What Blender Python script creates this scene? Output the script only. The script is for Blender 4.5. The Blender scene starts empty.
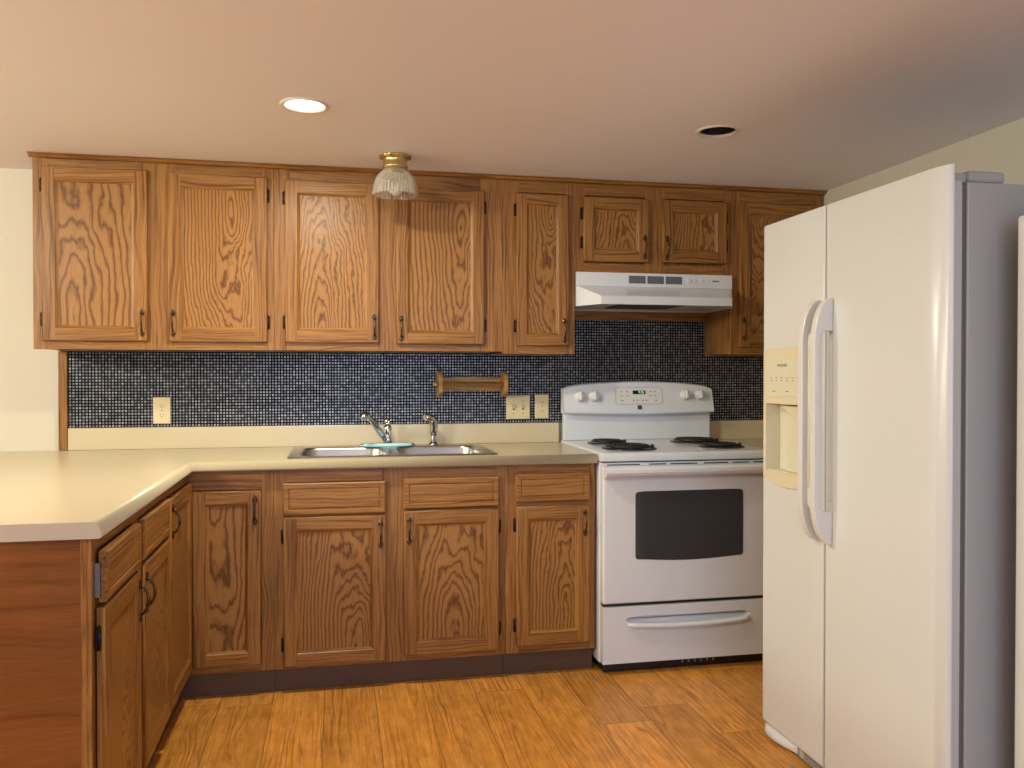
import bpy, bmesh, math, random
from mathutils import Vector, Matrix
random.seed(7)
SC = bpy.context.scene
COL = SC.collection
PI = math.pi

# ------------------------------------------------------------------ camera, world, exposure
cam_d = bpy.data.cameras.new('camera')
cam = bpy.data.objects.new('camera', cam_d)
COL.objects.link(cam)
cam.location = (-0.5263, -3.9906, 1.2458)
cam.rotation_euler = (PI / 2 - 0.0118, 0, -0.2046)
cam_d.sensor_width = 36.0
cam_d.lens = 843.8 / 1024 * 36.0
cam_d.clip_start = 0.05
SC.camera = cam

SC.view_settings.view_transform = 'Standard'
SC.view_settings.look = 'None'
SC.view_settings.gamma = 1.0
SC.view_settings.use_curve_mapping = False
SC.view_settings.exposure = -0.05

W = bpy.data.worlds.new('world')
SC.world = W
W.use_nodes = True
W.node_tree.nodes['Background'].inputs[0].default_value = (0.86, 0.88, 1.0, 1)
W.node_tree.nodes['Background'].inputs[1].default_value = 0.20


def area(name, loc, aim, size, power, color, shape='DISK', size_y=None, spread=PI):
    l = bpy.data.lights.new(name, 'AREA')
    l.shape = shape
    l.size = size
    if size_y:
        l.size_y = size_y
    l.energy = power
    l.color = color
    l.spread = spread
    o = bpy.data.objects.new(name, l)
    COL.objects.link(o)
    o.location = loc
    d = Vector(aim) - Vector(loc)
    o.rotation_euler = d.to_track_quat('-Z', 'Y').to_euler()
    return o


WARM = (1.0, 0.97, 0.78)
# ceiling lamps of the adjoining dining area on the left, and of the room behind the camera
area('dining_lamp', (-4.3, -1.5, 2.05), (-1.0, -1.4, 0.9), 0.5, 58, WARM)
area('dining_lamp_rear', (-2.9, -2.7, 2.05), (-0.8, -0.9, 1.1), 0.5, 69, WARM)
area('room_lamp', (-1.0, -5.2, 2.05), (-0.6, -1.0, 0.2), 0.4, 10, (1.0, 0.95, 0.88))
# added area light for the cool daylight coming from behind the camera
area('daylight', (-0.1, -6.6, 1.25), (0.3, 0.0, 1.0), 2.4, 66, (0.60, 0.75, 1.0), 'RECTANGLE', 1.9)

# ------------------------------------------------------------------ material helpers


class NT:
    """tiny node-tree writer"""

    def __init__(self, name):
        self.m = bpy.data.materials.new(name)
        self.m.use_nodes = True
        self.t = self.m.node_tree
        self.b = self.t.nodes['Principled BSDF']

    def n(self, kind, **kw):
        nd = self.t.nodes.new(kind)
        for k, v in kw.items():
            setattr(nd, k, v)
        return nd

    def put(self, sock, v):
        if isinstance(v, bpy.types.NodeSocket):
            self.t.links.new(v, sock)
        elif isinstance(v, (tuple, list)) and len(v) == 3 and sock.type == 'RGBA':
            sock.default_value = (*v, 1)
        else:
            sock.default_value = v

    def math(self, op, a, b=0.0, c=None):
        nd = self.n('ShaderNodeMath', operation=op)
        self.put(nd.inputs[0], a)
        self.put(nd.inputs[1], b)
        if c is not None:
            self.put(nd.inputs[2], c)
        return nd.outputs[0]

    def vmath(self, op, a, b):
        nd = self.n('ShaderNodeVectorMath', operation=op)
        self.put(nd.inputs[0], a)
        self.put(nd.inputs[1], b)
        return nd.outputs[0]

    def comb(self, x, y, z):
        nd = self.n('ShaderNodeCombineXYZ')
        for i, v in enumerate((x, y, z)):
            self.put(nd.inputs[i], v)
        return nd.outputs[0]

    def sep(self, v):
        nd = self.n('ShaderNodeSeparateXYZ')
        self.put(nd.inputs[0], v)
        return nd.outputs

    def noise(self, vec, scale=1.0, detail=2.0, rough=0.5):
        nd = self.n('ShaderNodeTexNoise')
        self.put(nd.inputs['Vector'], vec)
        nd.inputs['Scale'].default_value = scale
        nd.inputs['Detail'].default_value = detail
        nd.inputs['Roughness'].default_value = rough
        return nd.outputs[0]

    def ramp(self, fac, stops, interp='LINEAR'):
        nd = self.n('ShaderNodeValToRGB')
        nd.color_ramp.interpolation = interp
        els = nd.color_ramp.elements
        while len(els) < len(stops):
            els.new(0.5)
        for e, (p, c) in zip(els, stops):
            e.position = p
            e.color = (*c, 1) if not isinstance(c, (int, float)) else (c, c, c, 1)
        self.put(nd.inputs[0], fac)
        return nd.outputs[0]

    def mix(self, fac, a, b, mode='MIX'):
        nd = self.n('ShaderNodeMix', data_type='RGBA', blend_type=mode)
        self.put(nd.inputs[0], fac)
        self.put(nd.inputs[6], a)
        self.put(nd.inputs[7], b)
        return nd.outputs[2]

    def bump(self, h, strength=0.2, dist=0.002):
        nd = self.n('ShaderNodeBump')
        nd.inputs['Strength'].default_value = strength
        nd.inputs['Distance'].default_value = dist
        self.put(nd.inputs['Height'], h)
        self.t.links.new(nd.outputs[0], self.b.inputs['Normal'])

    def set(self, **kw):
        names = dict(color='Base Color', rough='Roughness', metal='Metallic', spec='Specular IOR Level',
                     trans='Transmission Weight', ior='IOR', coat='Coat Weight', coatr='Coat Roughness',
                     em='Emission Color', ems='Emission Strength', alpha='Alpha')
        for k, v in kw.items():
            self.put(self.b.inputs[names[k]], v)
        return self

    def obj_xyz(self):
        tc = self.n('ShaderNodeTexCoord')
        return tc.outputs['Object']

    def rand(self):
        return self.n('ShaderNodeObjectInfo').outputs['Random']


def plain(name, color, rough=0.5, metal=0.0, bump=0.0, bscale=200.0, coat=0.0, **kw):
    t = NT(name)
    t.set(color=color, rough=rough, metal=metal, coat=coat, **kw)
    v = t.obj_xyz()
    if bump:
        t.bump(t.noise(v, bscale, 3.0), bump, 0.001)
    else:                                                     # faint tonal unevenness
        f = t.noise(v, 6.0, 2.0)
        t.put(t.b.inputs['Base Color'], t.mix(f, color, tuple(c * 0.94 for c in color)))
    return t.m


def sock_rand(t, k):
    """k-th independent 0..1 value from the object's random number"""
    nd = t.n('ShaderNodeTexWhiteNoise', noise_dimensions='1D')
    t.put(nd.inputs['W'], t.math('MULTIPLY_ADD', t.rand(), 97.3, k * 13.7))
    return nd.outputs[0]


def oak(name, axis, light, mid, dark, freq=62.0, tilt=0.20, rough=0.36, warp=0.030, straight=False):
    """plain-sawn oak: growth rings cut at a slant, so flat faces show cathedrals; axis = the grain's direction"""
    t = NT(name)
    x, y, z = t.sep(t.obj_xyz())
    al, ac, de = dict(z=(z, x, y), x=(x, z, y), y=(y, z, x))[axis]
    r0, r1, r2, r3 = (sock_rand(t, k) for k in (1, 2, 3, 4))
    off = t.math('MULTIPLY', r0, 40.0)
    pv = t.comb(t.math('ADD', t.math('MULTIPLY', ac, 1.0), off), t.math('ADD', de, off), t.math('MULTIPLY', al, 0.38))
    n_lo = t.math('SUBTRACT', t.noise(pv, 9.0, 1.0), 0.5)
    n_mid = t.math('SUBTRACT', t.noise(pv, 34.0, 2.0, 0.55), 0.5)
    w = t.math('ADD', t.math('MULTIPLY', n_lo, warp * 2.6), t.math('MULTIPLY', n_mid, warp * 0.75))
    ox = t.math('MULTIPLY_ADD', r1, 0.20, -0.10)
    if straight:
        bend = t.math('MULTIPLY', n_lo, 0.05)
        st = t.noise(t.comb(t.math('MULTIPLY', t.math('ADD', t.math('ADD', ac, bend), off), freq * 1.9), t.math('MULTIPLY', de, freq * 1.9), t.math('MULTIPLY_ADD', al, 2.2, off)), 1.0, 2.5, 0.6)
        saw = st
        base = t.ramp(st, [(0.30, dark), (0.44, mid), (0.60, light), (1.0, light)])
    else:
        sgn = t.math('MULTIPLY_ADD', t.math('GREATER_THAN', r2, 0.4), -2.0, 1.0)
        d = t.math('ADD', t.math('MULTIPLY_ADD', r3, 0.05, 0.03), t.math('MULTIPLY', t.math('MULTIPLY', al, tilt), sgn))
        d = t.math('ADD', d, w)
        a = t.math('ADD', t.math('SUBTRACT', ac, ox), t.math('MULTIPLY', w, 0.25))
        rr = t.math('SQRT', t.math('ADD', t.math('MULTIPLY', a, a), t.math('MULTIPLY', d, d)))
        fr = t.math('MULTIPLY', t.math('ADD', rr, t.math('MULTIPLY', w, 0.5)), t.math('MULTIPLY', t.math('MULTIPLY_ADD', r0, 0.75, 0.55), freq))
        saw = t.math('FRACT', fr)
        base = t.ramp(saw, [(0.0, mid), (0.14, light), (0.55, light), (0.72, mid), (0.88, dark), (1.0, mid)])
    pores = t.noise(t.comb(t.math('MULTIPLY', ac, 520.0), t.math('MULTIPLY', de, 520.0), t.math('MULTIPLY', al, 14.0)), 1.0, 2.0, 0.6)
    pm = t.ramp(pores, [(0.36, 0.62), (0.58, 1.0)])
    tone = t.math('MULTIPLY_ADD', t.noise(pv, 4.0, 2.0), 0.34, 0.83)
    c = t.mix(0.55, base, pm, 'MULTIPLY')
    c = t.mix(1.0, c, t.comb(tone, tone, tone), 'MULTIPLY')
    t.put(t.b.inputs['Base Color'], c)
    t.put(t.b.inputs['Roughness'], t.math('MULTIPLY_ADD', pores, 0.10, rough - 0.05))
    t.b.inputs['Specular IOR Level'].default_value = 0.30
    t.bump(t.math('ADD', pores, t.math('MULTIPLY', saw, 0.3)), 0.10, 0.001)
    return t.m


OL, OM, OD = (0.345, 0.160, 0.042), (0.245, 0.102, 0.023), (0.118, 0.043, 0.009)
M = {}
M['oak_v'] = oak('oak_upright_grain', 'z', OL, OM, OD, 60, straight=True)
M['oak_h'] = oak('oak_level_grain', 'x', OL, OM, OD, 60, straight=True)
M['oak_panel'] = oak('oak_cathedral_panel', 'z', OL, OM, OD, 64)
M['oak_end'] = oak('oak_end_panel', 'y', (0.225, 0.076, 0.017), (0.195, 0.064, 0.014), (0.14, 0.042, 0.009), 22, 0.12, straight=True)
M['oak_pale'] = oak('oak_pale_turned', 'x', (0.52, 0.30, 0.10), (0.44, 0.23, 0.07), (0.26, 0.12, 0.03), 55, straight=True)
M['oak_toe'] = plain('brown_toe_board', (0.105, 0.052, 0.027), 0.5)
M['bronze'] = plain('antique_bronze', (0.10, 0.066, 0.038), 0.30, 0.9)
M['hinge'] = plain('dark_hinge_metal', (0.03, 0.022, 0.018), 0.4, 0.8)
M['zinc'] = plain('zinc_slide', (0.20, 0.20, 0.21), 0.4, 0.9)
M['counter'] = plain('cream_laminate', (0.58, 0.49, 0.325), 0.30, bump=0.015, bscale=500)
M['counter_shaded'] = plain('laminate_end_shaded', (0.50, 0.41, 0.32), 0.45)  # worktop end darkened to taupe, its shade put into the colour
M['white'] = plain('white_enamel', (0.73, 0.755, 0.80), 0.22, coat=0.2)
M['whitep'] = plain('white_plastic', (0.76, 0.75, 0.74), 0.32)
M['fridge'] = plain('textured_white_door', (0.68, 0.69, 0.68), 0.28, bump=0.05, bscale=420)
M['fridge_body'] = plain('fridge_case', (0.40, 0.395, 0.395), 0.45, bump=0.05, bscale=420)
M['liner'] = plain('door_liner_grey', (0.52, 0.51, 0.51), 0.45)
M['gasket'] = plain('gasket_grey', (0.13, 0.13, 0.14), 0.6)
M['handle_white'] = plain('handle_white', (0.72, 0.71, 0.70), 0.25)
M['almond'] = plain('almond_plastic', (0.74, 0.67, 0.47), 0.35)
M['almond_light'] = plain('pale_almond_plastic', (0.72, 0.69, 0.54), 0.35)
M['ivory'] = plain('ivory_plastic', (0.70, 0.58, 0.35), 0.35)
M['black'] = plain('black_plastic', (0.010, 0.010, 0.012), 0.35)
M['dark'] = plain('dark_grey', (0.05, 0.05, 0.055), 0.5)
M['grey_slot'] = plain('grey_vent', (0.22, 0.24, 0.26), 0.5)
M['print'] = plain('grey_print', (0.13, 0.13, 0.14), 0.6)
M['coil'] = plain('burner_coil', (0.012, 0.012, 0.013), 0.5)
M['pan'] = plain('black_drip_pan', (0.02, 0.02, 0.022), 0.25)
M['oven_glass'] = plain('oven_window_glass', (0.050, 0.046, 0.050), 0.15)
M['steel'] = plain('brushed_stainless', (0.46, 0.445, 0.42), 0.30, 1.0)
M['chrome'] = plain('chrome', (0.62, 0.62, 0.63), 0.10, 1.0)
M['brass'] = plain('polished_brass', (0.66, 0.52, 0.25), 0.20, 1.0)
M['aqua'] = plain('aqua_sponge', (0.46, 0.78, 0.88), 0.7, bump=0.2, bscale=900)
M['bulb_off'] = plain('frosted_bulb', (0.80, 0.77, 0.72), 0.3)
M['can_trim'] = plain('white_can_trim', (0.72, 0.66, 0.60), 0.4)
M['baffle'] = plain('black_baffle', (0.012, 0.011, 0.010), 0.6)

t = NT('green_digits')
t.set(color=(0.02, 0.2, 0.02), em=(0.15, 1.0, 0.2), ems=1.6)
M['digits'] = t.m
t = NT('lit_lamp')
t.set(color=(0.9, 0.9, 0.9), em=(1.0, 0.90, 0.74), ems=9.0)
M['lit'] = t.m
t = NT('ribbed_glass')
t.set(color=(0.92, 0.92, 0.86), rough=0.06, trans=0.90, ior=1.42)
M['glass'] = t.m

# painted surfaces
t = NT('wall_paint')
t.set(color=(0.61, 0.558, 0.45), rough=0.7)
t.bump(t.noise(t.obj_xyz(), 160, 3.0), 0.05, 0.002)
M['wall'] = t.m
t = NT('ceiling_paint')
t.set(color=(0.86, 0.84, 0.91), rough=0.75)
t.bump(t.noise(t.obj_xyz(), 120, 4.0), 0.10, 0.003)
M['ceiling'] = t.m

# mosaic of small squares
t = NT('mosaic_tile')
PITCH = 0.0133
x, y, z = t.sep(t.obj_xyz())
fx = t.math('DIVIDE', x, PITCH)
fz = t.math('DIVIDE', z, PITCH)


def cellmask(f):
    d = t.math('ABSOLUTE', t.math('SUBTRACT', t.math('FRACT', f), 0.5))
    nd = t.n('ShaderNodeMapRange', interpolation_type='SMOOTHSTEP')
    t.put(nd.inputs[0], d)
    nd.inputs[1].default_value = 0.25
    nd.inputs[2].default_value = 0.34
    nd.inputs[3].default_value = 1.0
    nd.inputs[4].default_value = 0.0
    return nd.outputs[0]


mask = t.math('MULTIPLY', cellmask(fx), cellmask(fz))
wn = t.n('ShaderNodeTexWhiteNoise', noise_dimensions='2D')
t.put(wn.inputs['Vector'], t.comb(t.math('FLOOR', fx), t.math('FLOOR', fz), 0.0))
cellc = t.ramp(wn.outputs[0], [(0.0, (0.14, 0.15, 0.18)), (0.5, (0.25, 0.25, 0.275)), (1.0, (0.42, 0.42, 0.44))])
t.put(t.b.inputs['Base Color'], t.mix(mask, (0.003, 0.003, 0.005), cellc))
t.put(t.b.inputs['Roughness'], t.math('MULTIPLY_ADD', mask, -0.30, 0.60))
t.put(t.b.inputs['Specular IOR Level'], t.math('MULTIPLY_ADD', mask, 0.45, 0.05))
t.put(t.b.inputs['Metallic'], t.math('MULTIPLY', mask, 0.45))
t.bump(mask, 0.35, 0.002)
M['mosaic'] = t.m

# plank floor, boards running into the picture
t = NT('laminate_floor')
x, y, z = t.sep(t.obj_xyz())
PW, PL = 0.192, 1.28
row = t.math('FLOOR', t.math('DIVIDE', x, PW))
wr = t.n('ShaderNodeTexWhiteNoise', noise_dimensions='1D')
t.put(wr.inputs['W'], row)
ys = t.math('ADD', y, t.math('MULTIPLY', wr.outputs[0], PL))
brd = t.math('FLOOR', t.math('DIVIDE', ys, PL))
wb = t.n('ShaderNodeTexWhiteNoise', noise_dimensions='2D')
t.put(wb.inputs['Vector'], t.comb(row, brd, 0.0))
r0 = wb.outputs[0]
r1, r2, r3 = t.sep(wb.outputs[1])
lx = t.math('SUBTRACT', t.math('MULTIPLY', t.math('FRACT', t.math('DIVIDE', x, PW)), PW), PW / 2)
ly = t.math('SUBTRACT', t.math('MULTIPLY', t.math('FRACT', t.math('DIVIDE', ys, PL)), PL), PL / 2)
pv = t.comb(t.math('MULTIPLY_ADD', r0, 31.0, x), t.math('MULTIPLY_ADD', y, 0.13, t.math('MULTIPLY', r1, 17.0)), 0.0)
nl = t.math('SUBTRACT', t.noise(pv, 8.0, 2.0), 0.5)
nm = t.math('SUBTRACT', t.noise(pv, 30.0, 2.0), 0.5)
w = t.math('ADD', t.math('MULTIPLY', nl, 0.16), t.math('MULTIPLY', nm, 0.022))
d = t.math('ADD', t.math('MULTIPLY', ly, 0.06), t.math('ADD', w, t.math('MULTIPLY_ADD', r2, 0.06, -0.02)))
a = t.math('ADD', lx, t.math('MULTIPLY_ADD', r3, 0.12, -0.06))
rr = t.math('SQRT', t.math('ADD', t.math('MULTIPLY', a, a), t.math('MULTIPLY', d, d)))
fine = t.math('SUBTRACT', t.noise(t.comb(t.math('MULTIPLY', x, 70.0), t.math('MULTIPLY', y, 9.0), t.math('MULTIPLY', r0, 9.0)), 1.0, 3.0, 0.6), 0.5)
saw = t.math('FRACT', t.math('ADD', t.math('MULTIPLY', t.math('ADD', rr, t.math('MULTIPLY', w, 0.55)), 52.0), t.math('MULTIPLY', fine, 0.55)))
line = t.ramp(saw, [(0.0, 0.25), (0.2, 0.0), (0.6, 0.05), (0.86, 1.0), (1.0, 0.25)])
patch = t.ramp(t.noise(pv, 14.0, 2.0), [(0.42, 0.04), (0.60, 1.0)])
streak = t.noise(t.comb(t.math('MULTIPLY', x, 120.0), t.math('MULTIPLY', y, 4.0), t.math('MULTIPLY', r1, 9.0)), 1.0, 3.0, 0.6)
base = t.ramp(streak, [(0.30, (0.62, 0.245, 0.038)), (0.50, (0.72, 0.308, 0.054)), (0.70, (0.80, 0.375, 0.078))])
c = t.mix(t.math('MULTIPLY', t.math('MULTIPLY', line, patch), 0.66), base, (0.25, 0.078, 0.011))
pores = t.noise(t.comb(t.math('MULTIPLY', x, 260.0), t.math('MULTIPLY', y, 7.0), 0.0), 1.0, 2.0)
mott = t.noise(t.comb(t.math('MULTIPLY', x, 22.0), t.math('MULTIPLY', y, 9.0), t.math('MULTIPLY', r3, 9.0)), 1.0, 4.0, 0.65)
c = t.mix(0.55, c, t.ramp(mott, [(0.34, 0.55), (0.60, 1.0)]), 'MULTIPLY')
c = t.mix(0.3, c, t.ramp(pores, [(0.35, 0.6), (0.6, 1.0)]), 'MULTIPLY')
tn = t.math('MULTIPLY_ADD', r0, 0.34, 0.86)
c = t.mix(1.0, c, t.comb(tn, tn, tn), 'MULTIPLY')
ex = t.math('SUBTRACT', PW / 2, t.math('ABSOLUTE', lx))
ey = t.math('SUBTRACT', PL / 2, t.math('ABSOLUTE', ly))
seam = t.math('LESS_THAN', t.math('MINIMUM', ex, ey), 0.0014)
c = t.mix(t.math('MULTIPLY', seam, 0.75), c, (0.13, 0.05, 0.014))
t.set(color=c, rough=0.36, spec=0.35)
t.bump(pores, 0.05, 0.001)
M['floor'] = t.m

# ------------------------------------------------------------------ mesh helpers


class MB:
    def __init__(self):
        self.v, self.f = [], []                              # f: (indices, material, smooth)

    def face(self, pts, mat=0, smooth=False):
        k = len(self.v)
        self.v += [tuple(p) for p in pts]
        self.f.append((list(range(k, k + len(pts))), mat, smooth))

    def box(self, x0, x1, y0, y1, z0, z1, mat=0):
        k = len(self.v)
        self.v += [(x, y, z) for z in (z0, z1) for y in (y0, y1) for x in (x0, x1)]
        for q in ((0, 2, 3, 1), (4, 5, 7, 6), (0, 1, 5, 4), (2, 6, 7, 3), (0, 4, 6, 2), (1, 3, 7, 5)):
            self.f.append(([k + i for i in q], mat, False))
        return self

    def loft(self, loops, mat=0, smooth=False, cap0=True, cap1=True, closed=True):
        k = len(self.v)
        n = len(loops[0])
        for lp in loops:
            self.v += [tuple(p) for p in lp]
        m = n if closed else n - 1
        for i in range(len(loops) - 1):
            for j in range(m):
                a, b = k + i * n + j, k + i * n + (j + 1) % n
                self.f.append(([a, b, b + n, a + n], mat, smooth))
        if cap0:
            self.f.append(([k + j for j in range(n)][::-1], mat, False))
        if cap1:
            e = k + (len(loops) - 1) * n
            self.f.append(([e + j for j in range(n)], mat, False))
        return self

    def prism(self, poly, axis, lo, hi, mat=0, smooth=False):
        def pt(p, h):
            return {'x': (h, p[0], p[1]), 'y': (p[0], h, p[1]), 'z': (p[0], p[1], h)}[axis]
        return self.loft([[pt(p, lo) for p in poly], [pt(p, hi) for p in poly]], mat, smooth)

    def tube(self, path, radii, seg=12, mat=0, smooth=True):
        path = [Vector(p) for p in path]
        if not hasattr(radii, '__len__'):
            radii = [radii] * len(path)
        loops = []
        prev = None
        for i, p in enumerate(path):
            tg = (path[min(i + 1, len(path) - 1)] - path[max(i - 1, 0)]).normalized()
            if prev is None:
                u = tg.orthogonal().normalized()
            else:
                u = (prev - tg * prev.dot(tg)).normalized()
            prev = u
            w = tg.cross(u)
            r = radii[i]
            ru, rw = r if isinstance(r, tuple) else (r, r)
            loops.append([p + u * (ru * math.cos(2 * PI * j / seg)) + w * (rw * math.sin(2 * PI * j / seg)) for j in range(seg)])
        return self.loft(loops, mat, smooth)

    def lathe(self, prof, c, axis='z', seg=32, mat=0, smooth=True, cap0=True, cap1=True):
        """prof: (radius, height along axis)"""
        loops = []
        for r, h in prof:
            lp = []
            for j in range(seg):
                a = 2 * PI * j / seg
                p, q = r * math.cos(a), r * math.sin(a)
                o = {'z': (p, q, h), 'y': (p, h, q), 'x': (h, p, q)}[axis]
                lp.append((c[0] + o[0], c[1] + o[1], c[2] + o[2]))
            loops.append(lp)
        return self.loft(loops, mat, smooth, cap0, cap1)

    def build(self, name, mats, parent=None, origin=(0, 0, 0), rotz=0.0, bevel=0.0, bseg=2, world=True):
        """world=True: vertices and origin are in the thing's own frame; the object is placed at origin inside it"""
        me = bpy.data.meshes.new(name)
        o = Vector(origin)
        me.from_pydata([Vector(v) - o for v in self.v] if world else self.v, [], [f[0] for f in self.f])
        if not isinstance(mats, (list, tuple)):
            mats = [mats]
        for m in mats:
            me.materials.append(M[m])
        for p, f in zip(me.polygons, self.f):
            p.material_index = f[1]
            p.use_smooth = f[2]
        bm = bmesh.new()
        bm.from_mesh(me)
        bmesh.ops.remove_doubles(bm, verts=bm.verts, dist=1e-6)
        bmesh.ops.recalc_face_normals(bm, faces=bm.faces)
        bm.to_mesh(me)
        bm.free()
        ob = bpy.data.objects.new(name, me)
        COL.objects.link(ob)
        if parent is not None:
            ob.parent = parent
            base = Vector(parent.get('frame', (0, 0, 0)))
            ob['frame'] = list(o)
            ob.location = o - base
        else:
            ob.location = o
            ob['frame'] = list(o)
        ob.rotation_euler.z = rotz
        if bevel:
            b = ob.modifiers.new('bevel', 'BEVEL')
            b.width = bevel
            b.segments = bseg
            b.limit_method = 'ANGLE'
            b.angle_limit = math.radians(40)
            b.harden_normals = False
        return ob


def tag(o, label, cat, group=None):
    o['label'] = label
    o['category'] = cat
    if group:
        o['group'] = group
    return o


def thing(name, label, cat, loc=(0, 0, 0), rotz=0.0, group=None):
    o = bpy.data.objects.new(name, None)
    o.empty_display_size = 0.1
    COL.objects.link(o)
    o.location = loc
    o.rotation_euler.z = rotz
    o['frame'] = [0, 0, 0]
    return tag(o, label, cat, group)


def wthing(name, label, cat, base, group=None):
    """a thing whose parts are written in world coordinates"""
    o = thing(name, label, cat, base, 0, group)
    o['frame'] = list(base)
    return o


def struct(name, mb, mat, **kw):
    o = mb.build(name, mat, **kw)
    o['kind'] = 'structure'
    return o


def text(body, size, loc, rot, mat, parent, name='lettering'):
    cu = bpy.data.curves.new(name, 'FONT')
    cu.body = body
    cu.size = size
    cu.align_x = 'CENTER'
    cu.align_y = 'CENTER'
    cu.extrude = 0.0003
    cu.materials.append(M[mat])
    tmpo = bpy.data.objects.new('lettering_curve', cu)
    COL.objects.link(tmpo)
    bpy.context.view_layer.update()
    me = bpy.data.meshes.new_from_object(tmpo.evaluated_get(bpy.context.evaluated_depsgraph_get()))
    bpy.data.objects.remove(tmpo)
    o = bpy.data.objects.new(name, me)
    COL.objects.link(o)
    o.parent = parent
    o.location = Vector(loc) - Vector(parent.get('frame', (0, 0, 0)))
    o.rotation_euler = rot
    return o


def rrect(cx, cy, w, h, r, n=6):
    pts = []
    for sx, sy, a0 in ((1, 1, 0), (-1, 1, PI / 2), (-1, -1, PI), (1, -1, 3 * PI / 2)):
        for k in range(n + 1):
            a = a0 + PI / 2 * k / n
            pts.append((cx + sx * (w / 2 - r) + r * math.cos(a), cy + sy * (h / 2 - r) + r * math.sin(a)))
    return pts


def fill_with_holes(mb, loops, z, mat=0):
    bm = bmesh.new()
    for lp in loops:
        vs = [bm.verts.new((p[0], p[1], z)) for p in lp]
        for i in range(len(vs)):
            bm.edges.new((vs[i], vs[(i + 1) % len(vs)]))
    bmesh.ops.triangle_fill(bm, use_beauty=True, use_dissolve=False, edges=bm.edges[:], normal=(0, 0, 1))
    for f in bm.faces:
        mb.face([v.co[:] for v in f.verts], mat)
    bm.free()


# ------------------------------------------------------------------ the room
ZC = 2.127          # ceiling height
XR = 1.786          # right wall
XF, YF0 = -4.9, -7.0
struct('floor', MB().box(XF, XR, YF0, 0, -0.05, 0), 'floor')
b = MB()
OPEN = [(-0.628, -1.135), (0.827, -1.136)]
holes = [[(cx + 0.066 * math.cos(2 * PI * k / 32), cy + 0.066 * math.sin(2 * PI * k / 32)) for k in range(32)] for cx, cy in OPEN]
fill_with_holes(b, [[(XF, YF0), (XR, YF0), (XR, 0.05), (XF, 0.05)]] + holes, ZC)
struct('ceiling', b, 'ceiling')
struct('wall_back', MB().box(XF, XR + 0.05, 0, 0.08, 0, ZC), 'wall')
struct('wall_right', MB().box(XR, XR + 0.08, YF0, -0.0005, 0, ZC), 'wall')
struct('wall_left', MB().box(XF - 0.08, XF, YF0, 0, 0, ZC), 'wall')

# oak boards on the wall
struct('trim_1', MB().box(-1.706, -1.671, -0.022, -0.0005, 0.915, 1.344), 'oak_v', origin=(-1.69, -0.01, 1.1), bevel=0.002)
struct('trim_2', MB().box(0.536, 1.294, -0.020, -0.0005, 1.512, 1.70), 'oak_h', origin=(0.9, -0.01, 1.6))
cr = [(-0.291, 2.112), (-0.303, 2.112), (-0.309, 2.116), (-0.312, 2.121), (-0.322, 2.1262), (-0.291, 2.1262)]
struct('trim_3', MB().prism(cr, 'x', -1.726, 1.784), 'oak_h', origin=(0, -0.3, 2.11))

mb = MB()
mo = [(-1.669, 1.0105), (XR - 0.001, 1.0105), (XR - 0.001, 1.3372), (1.2945, 1.3372), (1.2945, 1.5115), (0.5335, 1.5115), (0.5335, 1.3352), (0.1965, 1.3352), (0.1965, 1.3452), (-1.669, 1.3452)]
mb.prism(mo, 'y', -0.008, -0.0005)
mz = mb.build('mosaic_backsplash', 'mosaic', origin=(-1.669, -0.004, 1.0105))
tag(mz, 'dark mosaic tile panel of tiny squares between counter and upper cabinets', 'backsplash')

# ------------------------------------------------------------------ cabinet parts
PULL = {}


def pull_mesh():
    """bowed antique pull with spade ends, along z, standing off to -y"""
    if 'm' in PULL:
        return PULL['m']
    mb = MB()
    n = 18
    path, rad = [], []
    for i in range(n + 1):
        s = i / n
        z = -0.040 + 0.080 * s
        y = -0.004 - 0.019 * math.sin(PI * s) ** 0.7
        path.append((0, y, z))
        rad.append(0.0033 + 0.0016 * math.exp(-((s - 0.5) / 0.16) ** 2) + 0.0015 * math.exp(-((abs(s - 0.5) - 0.36) / 0.05) ** 2))
    mb.tube(path, rad, 10)
    for sg in (1, -1):
        prof = [(0.000, 0.031), (0.0058, 0.032), (0.0088, 0.037), (0.0096, 0.043), (0.0074, 0.049), (0.0030, 0.054), (0.0005, 0.058)]
        outl = [(w, z * sg) for w, z in prof] + [(-w, z * sg) for w, z in prof[::-1]]
        inn = [(w * 0.55, z * sg if 0 else (0.043 + (z - 0.043) * 0.6) * sg) for w, z in prof] + [(-w * 0.55, (0.043 + (z - 0.043) * 0.6) * sg) for w, z in prof[::-1]]
        mb.loft([[(p[0], 0.0, p[1]) for p in outl], [(p[0], -0.0030, p[1]) for p in outl], [(p[0], -0.0056, p[1]) for p in inn]], 0, False)
    o = mb.build('handle', 'bronze', world=False)
    PULL['m'] = o.data
    bpy.data.objects.remove(o)
    return PULL['m']


def hinge_mesh():
    if 'h' in PULL:
        return PULL['h']
    mb = MB()
    mb.box(-0.007, 0.004, -0.0025, 0, -0.026, 0.026)
    mb.tube([(0.002, -0.005, -0.027), (0.002, -0.005, 0.027)], 0.0045, 10)
    mb.tube([(0.002, -0.005, 0.027), (0.002, -0.005, 0.031)], [0.003, 0.001], 8)
    o = mb.build('hinge', 'hinge', world=False)
    PULL['h'] = o.data
    bpy.data.objects.remove(o)
    return PULL['h']


def child(name, mesh, parent, loc, rotz=0.0, flip=False):
    o = bpy.data.objects.new(name, mesh)
    COL.objects.link(o)
    o.parent = parent
    o.location = loc
    o.rotation_euler.z = rotz
    if flip:
        o.rotation_euler.y = PI
    return o


TH = 0.019


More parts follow.
